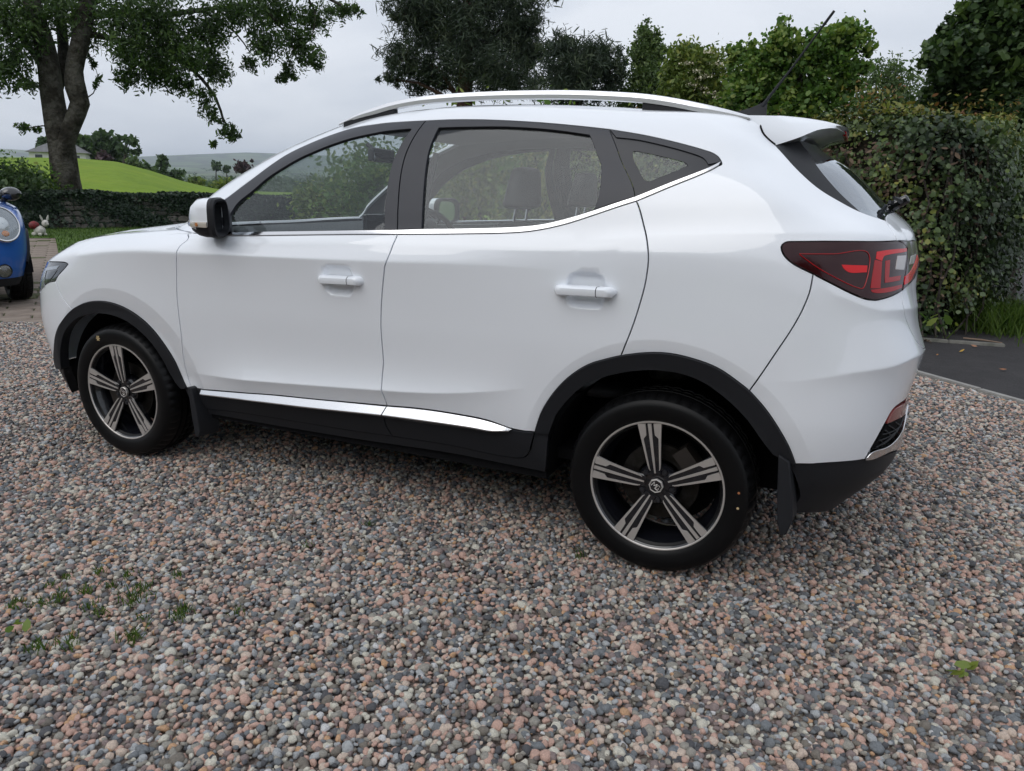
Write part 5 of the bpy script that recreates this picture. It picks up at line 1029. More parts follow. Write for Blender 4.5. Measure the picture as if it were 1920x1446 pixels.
MB().box((1.6, 0, .75), (1.0, .70, .3)).build('cabin_floor', M_trim, blue)
# lamps on the nose, placed where the photograph shows the near one
M_lampg = mat('clear_lamp_glass', (.62, .64, .66), .06, metal=.35, coat=1); M_amb = mat('amber_lens', (.55, .17, .015), .2, coat=1); M_bowl = mat('lamp_bowl', (.28, .29, .30), .15, metal=1)
def lamp(name, px, py, a, b_, deep, inner):
    uv = BL.px(px, py); P = BL.P([uv])[0]; n = BL.N([uv])[0]; up_ = np.array([0, 0, 1.0]); n2 = n-.25*up_; n2 = unit((n*.8+np.array([-.5, 0, .1]))[None])[0]; e1 = unit(np.cross(up_, n2)[None])[0]; e2 = np.cross(n2, e1)
    for sg in (1, -1):
        q = lambda r, h: [tuple((P+n2*h+e1*a*r*cos(t)+e2*b_*r*sin(t))*np.array([1, sg, 1])) for t in np.linspace(0, 2*pi, 36, endpoint=False)]
        root = empty(name); root.parent = blue
        MB().loft([q(1.10, -.03), q(1.10, .016), q(1.06, .026), q(1.0, .024), q(.99, .0)], True, False).build('chrome_ring', M_chrome if inner else M_clad, root)
        MB().loft([q(1.0, .012), q(.8, -.01), q(.5, -.03), q(.2, -.04)], True, True).build('reflector', M_bowl, root)
        if inner:
            MB().loft([q(.42, -.03), q(.44, .012), q(.36, .022), q(.2, .028), q(.02, .03)], True, False).build('projector', M_lampg, root)
            c2 = [tuple((P+n2*h+e1*(a*(.02)+.035*r*cos(t))+e2*(-b_*.58+.030*r*sin(t)))*np.array([1, sg, 1])) for h, r in ((-.01, 1), (.018, 1), (.022, .7), (.024, .05)) for t in np.linspace(0, 2*pi, 18, endpoint=False)]
            MB().loft([c2[k*18:(k+1)*18] for k in range(4)], True, False).build('indicator', M_amb, root)
        MB().loft([q(1.0, .018), q(.85, .034), q(.6, .046), q(.3, .052), q(.02, .054)], True, False).build('lens', glass_mat('lamp_cover', (.93, .95, .95), .03), root)
lamp('headlight', 3, 421, .150, .175, .05, True); lamp('fog_light', 8, 508, .065, .065, .03, False)
for sg in (1, -1):
    mr = empty('door_mirror'); mr.parent = blue
    rr = lambda x, k: [(x, sg*(-.895+.105*k*cos(t)), 1.15+.078*k*sin(t)) for t in np.linspace(0, 2*pi, 24, endpoint=False)]
    MB().loft([rr(.50, .35), rr(.515, .7), rr(.55, .95), rr(.60, 1.0), rr(.655, .97), rr(.66, .90)], True, True).build('mirror_cap', M_gloss, mr)
    MB().loft([rr(.661, .86), rr(.664, .85)], True, True).build('mirror_glass', M_chrome, mr)
    MB().tube([(.58, sg*-.83, 1.10), (.62, sg*-.79, 1.04)], .03, 8).build('mirror_foot', M_clad, mr)
gb = MB()
for k in range(4): gb.box((-.765+.006*k, 0, .64+.05*k), (.02, .36, .010))
gb.build('grille', M_chrome, blue)
# ------------------------------------------------------------------ ivy wall
def W3(px, py, d): return atd(px, py, d)
WA = np.array(atz(-160, 433)[:2]); WB_ = np.array(atz(110, 429)[:2]); WC = np.array(atz(400, 424)[:2]); WD = WC+(WC-WB_)/np.linalg.norm(WC-WB_)*9
wall = empty('garden_wall', (WB_[0], WB_[1], 0), label='low stone garden wall overgrown with dark ivy beyond the lawn', cat='wall')
M_stn = [ground_mat('wall_stone_%d' % k, [(.3, tuple(np.array(c)*.55)), (.7, c)], 5, (25, .7, .02)) for k, c in enumerate([(.13, .12, .105), (.20, .18, .16), (.085, .08, .07)])]
core = MB(); path = [WA, WB_, WC, WD]; stm = []
for k in range(6):
    r = np.random.default_rng(k); bm = bmesh.new(); bmesh.ops.create_cube(bm, size=1); bmesh.ops.bevel(bm, geom=bm.edges[:], offset=.16, segments=1, affect='EDGES')
    for v in bm.verts: v.co += Vector(r.normal(0, .035, 3))
    me = bpy.data.meshes.new('stone'); bm.to_mesh(me); bm.free(); me.materials.append(M_stn[k % 3]); stm.append(me)
nst = 0; gw = np.random.default_rng(9)
for A_, B_ in zip(path[:-1], path[1:]):
    d = B_-A_; Ln = np.linalg.norm(d); d /= Ln; n_ = np.array([-d[1], d[0]]); an = math.atan2(d[1], d[0]); c = (A_+B_)/2-WB_
    core.box((c[0], c[1], .42), (Ln/2, .15, .44), np.array(Matrix.Rotation(an, 3, 'Z')))
    nf = -n_ if np.dot(-n_, CAM[:2]-A_) > 0 else n_
    if A_ is WB_:
        z = .0; row = 0
        while z < .86:
            x = gw.uniform(0, .2); hh = gw.uniform(.13, .21)
            while x < Ln and nst < 150:
                ww = gw.uniform(.2, .46); p = A_+d*(x+ww/2)+nf*.16-WB_; o = link('stone', stm[gw.integers(0, 6)], wall); o.location = (p[0], p[1], z+hh/2); o.scale = (ww*.96, .12, hh*.93); o.rotation_euler = (gw.normal(0, .03), gw.normal(0, .02), an+gw.normal(0, .04)); x += ww; nst += 1
            z += hh; row += 1
core.build('wall_core', ground_mat('wall_mortar', [(.3, (.03, .028, .024)), (.7, (.07, .065, .055))], 6, (20, .7, .02)), wall, False)
Ps = []; Ns = []
for A_, B_, n0 in ((WA, WB_, 9000), (WB_, WC, 9500), (WC, WD, 7000)):
    d = B_-A_; Ln = np.linalg.norm(d); d /= Ln; n_ = np.array([-d[1], d[0]]); nf = -n_ if np.dot(-n_, CAM[:2]-A_) > 0 else n_
    t = gw.random(n0)*Ln; z = gw.random(n0)**.8*1.02; bare = (np.sin(t*1.7+1.2)+.6*np.sin(t*4.3)+.5*np.sin(z*7+t*2) > .95) & (z < .66); keep = ~bare | (gw.random(n0) < .10)
    off = .17+.10*gw.random(n0)+.05*np.sin(t*3+z*5); pp = np.column_stack([A_[0]+d[0]*t+nf[0]*off, A_[1]+d[1]*t+nf[1]*off, z])[keep]; Ps.append(pp); Ns.append(np.tile([nf[0], nf[1], .5], (len(pp), 1)))
    n1 = n0//2; t = gw.random(n1)*Ln; oo = gw.normal(0, .16, n1); zz = .96+.10*gw.random(n1)+.07*np.sin(t*2.1)*np.sin(t*.8)-.5*np.abs(oo)**2; Ps.append(np.column_stack([A_[0]+d[0]*t+nf[0]*oo, A_[1]+d[1]*t+nf[1]*oo, zz])); Ns.append(np.tile([0, 0, 1.], (n1, 1)))
P = np.vstack(Ps)-np.array([WB_[0], WB_[1], 0]); V, Q = leaves(P, .085, .8, nrm=np.vstack(Ns), rng=gw); prop(link('ivy', fastmesh('ivy', V, Q, M_ivyd, np.repeat(np.clip(gw.normal(.45, .2, len(P)), 0, 1), 6)), wall), kind='stuff')
# rough growth between the wall and the field
bx = [(28, 335, 1.0, 26), (60, 345, 1.1, 27), (10, 350, 1.3, 26.5), (-40, 335, 1.6, 27), (110, 352, .7, 28.5), (180, 356, .5, 29)]
for k, (px, py, r_, d) in enumerate(bx[:4]):
    c = W3(px, py, d); lab = ['bushy shrub behind the ivy wall above the blue car\'s mirror', 'loose green shrub behind the wall just left of the big ash trunk', 'low dense shrub behind the wall beside the blue car', 'tall shrub behind the ivy wall at the end by the blue car'][k]
    tree('shrub', lab, (c[0], c[1], 0), [(c[0], c[1], 0), (c[0], c[1], c[2])], [.05, .02], [((c[0], c[1], c[2]-.2), (r_*.8, r_*.8, r_*.55), 2600)], M_hazel if k % 2 else M_beech, .11, .5, .4, cat='shrub', limbs=False, parts=('stem', 'foliage'), per=25)

# ------------------------------------------------------------------ the big ash
D0 = 27.2; b0 = atz(128, 428); 
def A3(px, py, dd=0.): return W3(px, py, D0+dd)
ash = empty('ash_tree', tuple(b0), label='big ash tree with a forked grey trunk and drooping sprays standing against the ivy wall', cat='tree'); o = np.array(b0)
b = MB()
def limb(pts, rad, n=12): b.tube([np.array(p)-o for p in catmull(np.array(pts), .5)], np.interp(np.linspace(0, 1, len(catmull(np.array(pts), .5))), np.linspace(0, 1, len(rad)), np.array(rad)*.80), n)
limb([A3(138,432), A3(132,405), A3(126,360), A3(120,310), A3(114,262), A3(106,225), A3(98,180), A3(92,130), A3(82,80), A3(66,30), A3(48,-40), A3(30,-120)], [.78,.58,.49,.46,.45,.40,.38,.36,.33,.30,.25,.18], 16)      # main stem
limb([A3(118,320,-.1), A3(121,280,-.2), A3(132,242,-.35), A3(144,212,-.4), A3(150,194,-.4), A3(142,166,-.4), A3(139,130,-.3), A3(149,85,-.3), A3(158,40,-.2), A3(170,-30), A3(185,-110)], [.24,.30,.30,.31,.35,.30,.30,.30,.27,.22,.15], 14)
limb([A3(98,195,.2), A3(108,160,.4), A3(117,130,.5), A3(119,90,.6), A3(114,40,.6), A3(106,-60,.6)], [.24,.22,.2,.19,.17,.1], 10)
limb([A3(96,150,.5), A3(70,110,.8), A3(40,70,1), A3(10,40,1), A3(-40,10,1)], [.16,.14,.11,.08,.05], 8)
for pts, r in (([(165,30),(215,25),(290,30),(380,18),(470,10)], .16), ([(156,60),(220,75),(300,95),(360,130),(405,185),(420,230)], .13), ([(160,10),(260,-40),(420,-60),(560,-30),(640,10)], .17), ([(430,-55),(500,20),(540,70),(560,120)], .07), ([(300,90),(260,120),(225,150)], .05), ([(380,20),(440,60),(470,100)], .06), ([(560,-30),(590,20),(585,70)], .05), ([(60,60),(20,110),(-20,150)], .08), ([(104,240),(80,236),(50,240)], .035), ([(150,190),(175,175),(185,150),(180,130)], .03), ([(48,-40),(-40,-60),(-140,-20)], .12), ([(170,-30),(300,-110),(480,-130)], .14)):
    limb([A3(x, y, .3*math.sin(i*1.7+x)) for i, (x, y) in enumerate(pts)], [r, r*.8, r*.55, r*.35], 7)
gA = np.random.default_rng(31); Ps = []; Ts = []
AB = [(30,60,60,45,2000),(-40,90,80,60,1600),(20,130,40,35,1100),(5,20,60,40,1500),(90,20,70,35,1500),(150,45,50,45,1300),(60,165,26,18,320),(-20,150,40,25,500),
 (230,40,60,45,2400),(300,50,55,45,2600),(245,95,45,30,1500),(330,100,55,40,2400),(290,135,55,30,1700),(390,60,50,45,2200),(240,150,28,16,520),(400,125,45,35,1500),(340,160,35,16,600),(380,180,28,22,420),(395,215,22,20,240),(430,250,24,18,420),(400,268,12,8,110),(412,232,18,12,120),
 (450,25,60,30,1900),(520,30,55,30,1800),(500,85,40,32,1300),(560,85,40,34,1300),(590,110,28,22,600),(540,135,24,18,420),(530,150,14,10,120),(590,40,45,30,1200),(640,18,40,16,700),(665,20,22,10,250),(470,120,22,18,260),(300,-30,120,40,2600),(500,-35,110,35,2000),(110,-40,140,40,2500),(45,238,18,9,130),(66,242,14,9,120),(185,150,10,22,90),(170,110,14,14,120),(140,250,14,6,40)]
for x, y, rx, ry, n in AB:
    k = D0/PF; c = A3(x, y, gA.normal(0, .5)); P, T = clumps(c-o, (rx*k*.80, rx*k*.75, ry*k*.88), int(n*1.0), 16, .14, gA, .55, 1.25); Ps.append(P); Ts.append(T)
P = np.vstack(Ps); T = np.concatenate(Ts)
b.build('trunk', ground_mat('ash_bark', [(.28, (.012, .011, .008)), (.45, (.032, .028, .020)), (.58, (.085, .080, .066)), (.75, (.040, .040, .018))], 2.6, (9, 1.0, .12), .95), ash, angle=80)
V, Q = leaves(P, .135, .32, .2, .7, gA); link('crown', fastmesh('crown', V, Q, M_ash, np.repeat(T, 6)), ash)

# ------------------------------------------------------------------ trees behind the car
def T_at(px, d, z=0.): p = W3(px, 400, d); return np.array([p[0], p[1], z])
def blob(px, py, rx, ry, n, d, dz=0): k = d/PF; c = 1/math.hypot(1, (px-PW/2)/PF); return (W3(px, py, d+dz), (rx*k*c*c, rx*k*c*c*.95, ry*k*c), int(n*.9))
def stem(px, d, pys, r0, lean=0): return [T_at(px, d)]+[W3(px+lean*i, y, d) for i, y in enumerate(pys)], [r0*(1-.75*i/len(pys)) for i in range(len(pys)+1)]
d = 24; tp, tr = stem(868, d, [300, 200, 100, 20, -60, -140], .34, 3)
tree('pine_tree', 'dark spreading pine with a heavy ragged crown behind the front half of the white car', T_at(868, d), tp, tr, [blob(*q, d, z_) for q, z_ in (((870,60,95,60,9000),0), ((800,40,65,45,5000),.5), ((760,110,45,26,2300),-.3), ((738,150,30,9,520),0), ((800,150,55,26,2600),.4), ((900,130,90,42,6500),-.4), ((960,70,60,45,4200),.3), ((985,40,38,30,1900),0), ((780,10,60,22,2600),0), ((930,0,90,35,4200),.2), ((850,-50,100,50,4200),0), ((1000,100,40,30,1700),.2), ((960,155,60,24,2300),0), ((755,30,26,14,480),0), ((1040,-2,18,4,60),0))], M_pine, .20, .12, .5, 0, per=52, cr=.13, bark=BARKP, sprig=6)
d = 21; tp, tr = stem(1085, d, [300, 220, 150, 110], .16)
tree('pine_tree', 'smaller bushy dark pine beside the spreading pine, behind the roof rail', T_at(1085, d), tp, tr, [blob(*q, d) for q in ((1085,120,70,42,5200), (1130,110,35,26,1700), (1050,90,30,22,1200), (1070,170,80,30,3600), (1150,150,30,30,1400))], M_pine, .19, .13, .5, 0, per=40, cr=.15, bark=BARKP)
d = 22; tp, tr = stem(1212, d, [300, 220, 150, 90, 55], .12)
tree('birch_tree', 'narrow upright birch with a pointed top between the pine and the elder', T_at(1212, d), tp, tr, [blob(*q, d) for q in ((1212,75,22,30,1800), (1213,110,36,30,3000), (1214,150,42,35,3900), (1200,190,50,35,3300), (1240,100,16,14,630), (1250,160,30,30,1950))], M_birch, .075, .6, .3, .3, per=30, cr=.18, sprig=8)
d = 12.5; tp, tr = stem(1310, d, [330, 250, 190, 140], .09)
el = tree('elder_bush', 'elder bush dotted with flat cream flower heads behind the roof rail', T_at(1310, d), tp, tr, [blob(*q, d) for q in ((1300,120,45,26,2100), (1290,170,50,36,2800), (1340,150,50,45,3080), (1270,140,22,26,979), (1345,205,60,40,2800), (1260,200,40,30,1400), (1285,100,24,14,588))], M_elder, .07, .42, .4, .4, per=26, cr=.2, sprig=10, cat='bush', parts=('stem', 'foliage'))
M_flow = mat('elder_flower', (.50, .47, .34), .8); gf = np.random.default_rng(41)
for x, y in ((1330,97),(1307,133),(1313,146),(1327,141),(1300,158),(1349,183),(1336,175),(1378,170),(1290,118),(1365,140),(1318,165),(1345,120)):
    c = W3(x, y, d-.45)-np.array(el.location); P = c+gf.normal(size=(46, 3))*np.array([.05, .05, .012]); V, Q = leaves(P, .024, .9, 1.5, 0, gf); link('flower_head', fastmesh('flower_head', V, Q, M_flow), el)
d = 11.5; tp, tr = stem(1500, d, [360, 280, 200, 130, 80], .10)
tree('hazel_tree', 'leafy green hazel with gaps of sky behind the car aerial', T_at(1500, d), tp, tr, [blob(*q, d) for q in ((1470,65,22,26,529), (1460,100,50,28,1638), (1400,105,35,22,882), (1520,100,50,32,1638), (1580,75,50,26,1260), (1610,60,24,14,302), (1560,120,60,36,2016), (1430,150,60,40,2520), (1500,170,70,45,3276), (1570,190,50,40,1890), (1600,140,34,24,756), (1400,200,60,40,2268), (1480,230,80,35,2772), (1372,92,14,8,138), (1630,95,18,12,151))], M_hazel, .060, .74, .8, .3, per=42, cr=.15, sprig=26, shell=.6)
d = 26; tp, tr = stem(1665, d, [320, 240, 180, 140], .16)
tree('willow_tree', 'pale grey-green tree standing farther back between the hazel and the dark beech', T_at(1665, d), tp, tr, [blob(*q, d) for q in ((1660,140,36,28,1500), (1640,185,50,40,2300), (1700,165,45,36,2000), (1690,220,60,45,2600), (1620,225,45,40,1800))], M_birch, .10, .4, .2, .4, per=26, cr=.2)
d = 11; tp, tr = stem(1900, d, [360, 260, 160, 60, -30], .2)
tree('beech_tree', 'tall dark beech with large leaves rising over the ivy hedge', T_at(1900, d), tp, tr, [blob(*q, d, z_) for q, z_ in (((1880,60,70,55,4352),0), ((1830,35,50,30,1768),0), ((1800,100,60,45,2992),-.2), ((1770,75,32,20,816),0), ((1850,150,90,60,5712),.2), ((1780,180,60,50,2992),.3), ((1930,130,70,70,4080),0), ((1740,215,50,40,2040),.4), ((1900,220,110,50,5712),0), ((1840,5,30,18,707),0), ((1900,0,60,40,2448),0), ((1960,-20,70,50,2040),0), ((2020,100,90,90,3536),0), ((1740,120,16,12,190),0))], M_beech, .072, .74, .8, .3, per=46, cr=.15, sprig=22, shell=.55)
d = 16
for px, py, rx, ry, n_, dd, m_, lab in ((720, 335, 105, 50, 4500, 17, M_hazel, 'bright green shrub on the lawn seen through the front door window'), (615, 378, 60, 32, 2600, 19, M_elder, 'yellow-green shrub on the lawn seen beside the dashboard'), (900, 310, 130, 70, 4800, 15, M_elder, 'olive green shrub on the lawn seen past the front seats'), (1060, 300, 110, 75, 4200, 13, M_hazel, 'rounded green shrub on the lawn seen through the rear door window')):
    c = W3(px, py, dd); k = dd/PF
    tree('garden_shrub', lab, T_at(px, dd), [T_at(px, dd), c], [.06, .02], [(c, (rx*k, rx*k, ry*k), n_), (c-np.array([0, 0, ry*k*.9]), (rx*k*1.1, rx*k*1.1, ry*k*.8), n_//2)], m_, .10, .55, .4, cat='shrub', limbs=False, parts=('stem', 'foliage'), per=22)

# ------------------------------------------------------------------ ivy hedge on the right
hd = empty('ivy_hedge', (4.0, 6.6, 0), label='tall clipped hedge smothered in ivy beside the asphalt drive', cat='hedge'); gh = np.random.default_rng(51); oh = np.array([4.0, 6.6, 0])
HP = [(-2.2, 9.3), (0.6, 7.6), (2.6, 6.3), (3.5, 5.80), (3.9, 5.86), (4.18, 6.3), (4.40, 7.0), (4.56, 7.8), (4.70, 8.6), (4.62, 9.5), (4.0, 10.2)]
HPc = np.array(catmull(np.array(HP), .05)); seg = np.linalg.norm(np.diff(HPc, axis=0), axis=1); cum = np.concatenate([[0], np.cumsum(seg)])
def hedge_pt(t):
    i = np.clip(np.searchsorted(cum, t)-1, 0, len(HPc)-2); f = ((t-cum[i])/seg[i])[:, None]; p = HPc[i]*(1-f)+HPc[i+1]*f; d_ = unit(HPc[i+1]-HPc[i]); return p, np.column_stack([d_[:, 1], -d_[:, 0]])
n = 62000; t = gh.random(n)*cum[-1]; z = gh.random(n)*2.02; p, nf = hedge_pt(t); und = .12*np.sin(t*3.1+z*2.2)+.09*np.sin(t*7.3-z*5.1)+.05*np.sin(t*15+z*11); belly = (.16+.14*np.clip((t/cum[-1]-.62)/.15, 0, 1)*np.clip((z-.7)/.5, 0, 1))*np.sin(np.clip(z/2.0, 0, 1)*pi)-.10*(z < .25)
off = und+belly-.10+.22*gh.random(n)**1.5*np.sign(gh.normal(size=n)); P1_ = np.column_stack([p+nf*off[:, None], z]); N1 = np.column_stack([nf, np.full(n, .45)])
n = 20000; t = gh.random(n)*cum[-1]; p, nf = hedge_pt(t); dep = -gh.random(n)*1.1; zt = 1.98+.10*np.sin(t*2.3)+.07*np.sin(t*5.7+dep*6)+.05*gh.random(n); P2_ = np.column_stack([p+nf*dep[:, None], zt]); N2 = np.tile([0, 0, 1.], (n, 1))
P = np.vstack([P1_, P2_])-oh; NN_ = np.vstack([N1, N2]); T = np.clip(.40+.22*np.sin(P[:, 0]*4+P[:, 2]*3)+.15*np.sin(P[:, 2]*9+P[:, 1]*6)+gh.normal(0, .17, len(P)), 0, 1)
T = np.clip(T+.35*(P[:, 0] < -2.0), 0, 1); V, Q = leaves(P, .043, .86, nrm=NN_, rng=gh); prop(link('ivy', fastmesh('ivy', V, Q, M_ivy, np.repeat(T, 6)), hd), kind='stuff')
# brown dead ivy and stems showing through
M_dead = leaf_mat('dead_ivy', [(0, (.04, .026, .017)), (.6, (.085, .055, .035)), (1, (.15, .105, .07))], .1, .8)
n = 1900; t = gh.normal(.50, .06, n)*cum[-1]; z = .3+gh.random(n)*1.5; p, nf = hedge_pt(np.clip(t, .01, cum[-1]-.01)); P = np.column_stack([p+nf*(.05+.16*gh.random(n))[:, None], z])-oh; V, Q = leaves(P, .045, .5, nrm=np.column_stack([nf, np.zeros(n)]), rng=gh)
prop(link('dead_ivy', fastmesh('dead_ivy', V, Q, M_dead, np.repeat(gh.random(n), 6)), hd), kind='stuff')
n = 9500; t = gh.random(n)*cum[-1]; p, nf = hedge_pt(t); kk = gh.random(n); h_ = 2.0+.10*np.sin(t*2.3)+.10*gh.random(n)**2; spike = (np.sin(t*9.7)+np.sin(t*4.1+2) > 1.15); h_ = h_+spike*gh.random(n)**1.6*.30; P = np.column_stack([p+nf*(-kk*.9)[:, None], h_])-oh; V, Q = leaves(P, .042, .45, up=.6, rng=gh)
prop(link('new_shoots', fastmesh('new_shoots', V, Q, M_gold, np.repeat(np.clip(gh.normal(.6, .25, n)-.35*spike, 0, 1), 6)), hd), kind='stuff')
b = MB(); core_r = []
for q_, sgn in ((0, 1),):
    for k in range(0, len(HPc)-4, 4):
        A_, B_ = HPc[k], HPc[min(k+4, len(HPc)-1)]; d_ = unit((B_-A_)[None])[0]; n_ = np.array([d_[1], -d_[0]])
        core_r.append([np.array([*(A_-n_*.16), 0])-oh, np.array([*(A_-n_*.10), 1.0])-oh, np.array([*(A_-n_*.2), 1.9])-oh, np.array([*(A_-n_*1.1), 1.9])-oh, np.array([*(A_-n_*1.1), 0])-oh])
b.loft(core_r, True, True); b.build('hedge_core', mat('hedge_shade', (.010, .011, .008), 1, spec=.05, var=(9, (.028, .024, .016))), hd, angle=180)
b = MB()
for k in range(26):
    t0 = cum[-1]*gh.uniform(.3, .75); p, nf = hedge_pt(np.array([t0])); z0 = 0; pts = []
    for j in range(8): pts.append(np.array([p[0, 0]+nf[0, 0]*.04+gh.normal(0, .035), p[0, 1]+nf[0, 1]*.04+gh.normal(0, .035), .25*j])-oh)
    b.tube(pts, .010, 5)
b.build('stem', BARK, hd)
# weeds, fallen litter and twig at the hedge foot
wd = empty('weed_patch', (4.50, 6.75, 0), label='patch of yellow-green grass and weeds at the foot of the ivy hedge', cat='weeds')
n = 1500; P = np.column_stack([gh.normal(.05, .22, n), gh.normal(.1, .32, n), np.zeros(n)]); V, Q = blades(P, .26, gh, .006); link('blades', fastmesh('blades', V, Q, M_grass, np.repeat(np.clip(gh.normal(.75, .2, n), 0, 1), 5)), wd)
dk = empty('dock_plant', (3.72, 5.52, 0), label='broad-leaved green weed at the hedge foot by the concrete edging', cat='weed')
P = np.column_stack([gh.normal(.08, .10, 16), gh.normal(0, .05, 16), gh.uniform(.05, .26, 16)]); V, Q = leaves(P, .11, .45, .6, .2, gh); link('leaf', fastmesh('leaf', V, Q, M_hazel, np.repeat(gh.random(16), 6)), dk); MB().tube([(0, 0, 0), (.05, 0, .12), (.08, 0, .24)], .008, 5).build('stem', M_hazel, dk)
n = 900; t = gh.random(n)*2.0+cum[-1]*.42; p, nf = hedge_pt(t); P = np.column_stack([p+nf*(.12+.30*gh.random(n)**1.6)[:, None], .004+.012*gh.random(n)]); V, Q = leaves(P, .035, .5, up=2.2, rng=gh); link('leaf_litter', fastmesh('leaf_litter', V, Q, M_dead, np.repeat(gh.random(n), 6)), kind='stuff', label='brown leaf litter swept against the hedge foot', cat='litter')
tw0, tw1 = atz(1806, 634, .012), atz(1879, 643, .012); tw = empty('twig', tuple(tw0), label='bare pale twig lying on the asphalt at the hedge foot', cat='twig'); MB().tube([(0, 0, 0), tuple((tw1-tw0)*.5+np.array([.0, .03, .0])), tuple(tw1-tw0)], [.008, .009, .005], 6).build('stick', mat('twig_bark', (.20, .14, .10), .8), tw)
for k, (px, py, c, lab) in enumerate(((1803, 659, (.42, .26, .05), 'yellow fallen leaf on the asphalt near the twig'), (1757, 667, (.25, .12, .04), 'small brown fallen leaf on the asphalt behind the car bumper'), (1826, 650, (.28, .14, .08), 'reddish fallen leaf on the asphalt beside the twig'), (1880, 694, (.26, .11, .05), 'brown fallen leaf on the open asphalt away from the hedge'))):
    p = atz(px, py, .004); V, Q = leaves(np.array([[0, 0, .012]]), .055 if k == 0 else .04, .6, up=3, rng=gh); lo = empty('fallen_leaf', tuple(p), label=lab, cat='leaf'); link('blade', fastmesh('blade', V, Q, mat('fallen_leaf_%d' % k, c, .7)), lo)

# ------------------------------------------------------------------ far trees and house on the hill
def hill(px, d): p = W3(px, 400, d); y = np.interp(px, [c[0] for c in cre], [c[1] for c in cre]); f = np.interp(d, [104, 118, 128, 138, 160, 200], [.88, .97, 1, .96, .7, .2]); return np.array([p[0], p[1], f*(zof(px, y, 128)-.2)+.2])
def ftree(name, lab, px, d, blobs, m_, r0=.35, cat='tree', size=.75, per=20, cr=.2, group=None):
    h0 = hill(px, d); top = W3(blobs[0][0], blobs[0][1], d); tree(name, lab, h0, [h0, h0*.5+top*.5, top], [r0, r0*.7, r0*.2], [blob(*q, d) for q in blobs], m_, size, .6, .3, .2, per, cr, cat=cat, limbs=True)
ftree('oak_tree', 'dark round tree just left of the ash trunk on the field crest', 88, 128, [(86,272,14,16,500),(92,285,16,14,450)], M_far)
ftree('spruce_tree', 'dark pointed conifer just right of the ash trunk on the field crest', 160, 126, [(158,262,12,14,420),(162,285,20,20,800),(150,275,12,18,420),(170,295,16,14,400)], M_beech)
ftree('oak_tree', 'broad rounded dark tree in the middle of the hilltop clump', 196, 128, [(190,262,18,10,520),(200,272,26,16,900),(215,282,20,16,700),(185,285,16,18,500),(222,296,16,12,420)], M_far)
ftree('copper_beech', 'dark purple copper beech low in the hilltop clump', 197, 120, [(196,299,13,13,700)], M_copper, .2, size=.5)
ftree('ash_tree', 'tall thin tree with a sparse open crown at the end of the hilltop clump', 242, 124, [(240,262,12,8,110),(232,280,12,7,110),(254,268,10,8,90),(248,284,12,6,80),(222,258,9,6,70),(258,282,6,5,40)], M_far, .22, size=.6, per=9)
ftree('thorn_bush', 'small pale green bush below the thin tree on the field edge', 250, 118, [(250,308,14,13,520)], M_birch, .12, cat='bush', size=.45)
ftree('ash_tree', 'small lone tree with a tufted top standing in the hedgerow past the field', 306, 140, [(305,297,9,6,150),(300,308,8,7,110),(311,308,7,7,110),(306,322,12,10,260)], M_far, .14, size=.5, per=10)
for px, py, rx, ry, lab, m_ in ((285,325,16,10,'rounded hedge bush left of the lone tufted tree',M_birch), (330,330,18,10,'wide hedge bush right of the lone tufted tree',M_far), (365,343,18,8,'low reddish hedge bush on the field corner',M_elder), (420,350,26,9,'long low hedge bush above the car mirror',M_elder), (272,318,10,9,'little hedge bush beside the pale bush',M_far)):
    ftree('hedge_bush', lab, px, 145, [(px,py,rx,ry,520)], m_, .12, cat='bush', size=.6)
ftree('copper_beech', 'dark copper tree leaning beside the car windscreen pillar in the valley', 455, 150, [(452,313,12,9,420),(468,318,14,7,300),(472,300,4,5,40)], M_copper, .16, size=.5)
for px, py, r_, d_, lab in ((405,312,7,300,'small round far-off tree on the valley skyline'), (425,316,5,310,'narrow far-off tree beside the round skyline tree')):
    c = W3(px, py, d_); tree('skyline_tree', lab, T_at(px, d_, -10), [T_at(px, d_, -10), c], [.4, .15], [(c, (r_*d_/PF, r_*d_/PF, r_*d_/PF*1.2), 320)], M_far, .9, .7, .3, cat='tree', limbs=False, per=16)
hs = hill(68, 122); hs[2] = zof(68, 309, 122)-.3; hou = empty('bungalow', tuple(hs), YAW+.36, label='distant white bungalow with a grey roof on the field crest', cat='house'); M_rend = mat('white_render', (.60, .60, .57), .9); M_slate = mat('slate_roof', (.10, .10, .105), .8, var=(2, (.15, .15, .155)))
MB().box((3.4, 3, .6), (3.3, 3, .8)).build('wall', M_rend, hou, False)
rf = MB(); e_ = [(-.3, -.4, 1.35), (7.1, -.4, 1.35), (7.1, 6.4, 1.35), (-.3, 6.4, 1.35), (2.4, 3, 2.9), (4.6, 3, 2.9)]; rf.add(e_, [(0, 1, 5, 4), (1, 2, 5), (2, 3, 4, 5), (3, 0, 4), (3, 2, 1, 0)]); ro = rf.build('roof', M_slate, hou, False)
MB().box((3.4, 3.2, 2.95), (.35, .3, .5)).build('chimney', M_rend, ro, False)
for x in (1.2, 3.4, 5.6):
    wo = MB().box((x, -.01, .75), (.5, .03, .35)).build('window', mat('house_window_frame', (.7, .7, .7), .5), hou, False); MB().box((x, -.045, .75), (.43, .01, .28)).build('pane', M_win if 'M_win' in globals() else mat('house_pane', (.03, .035, .04), .1), wo, False)

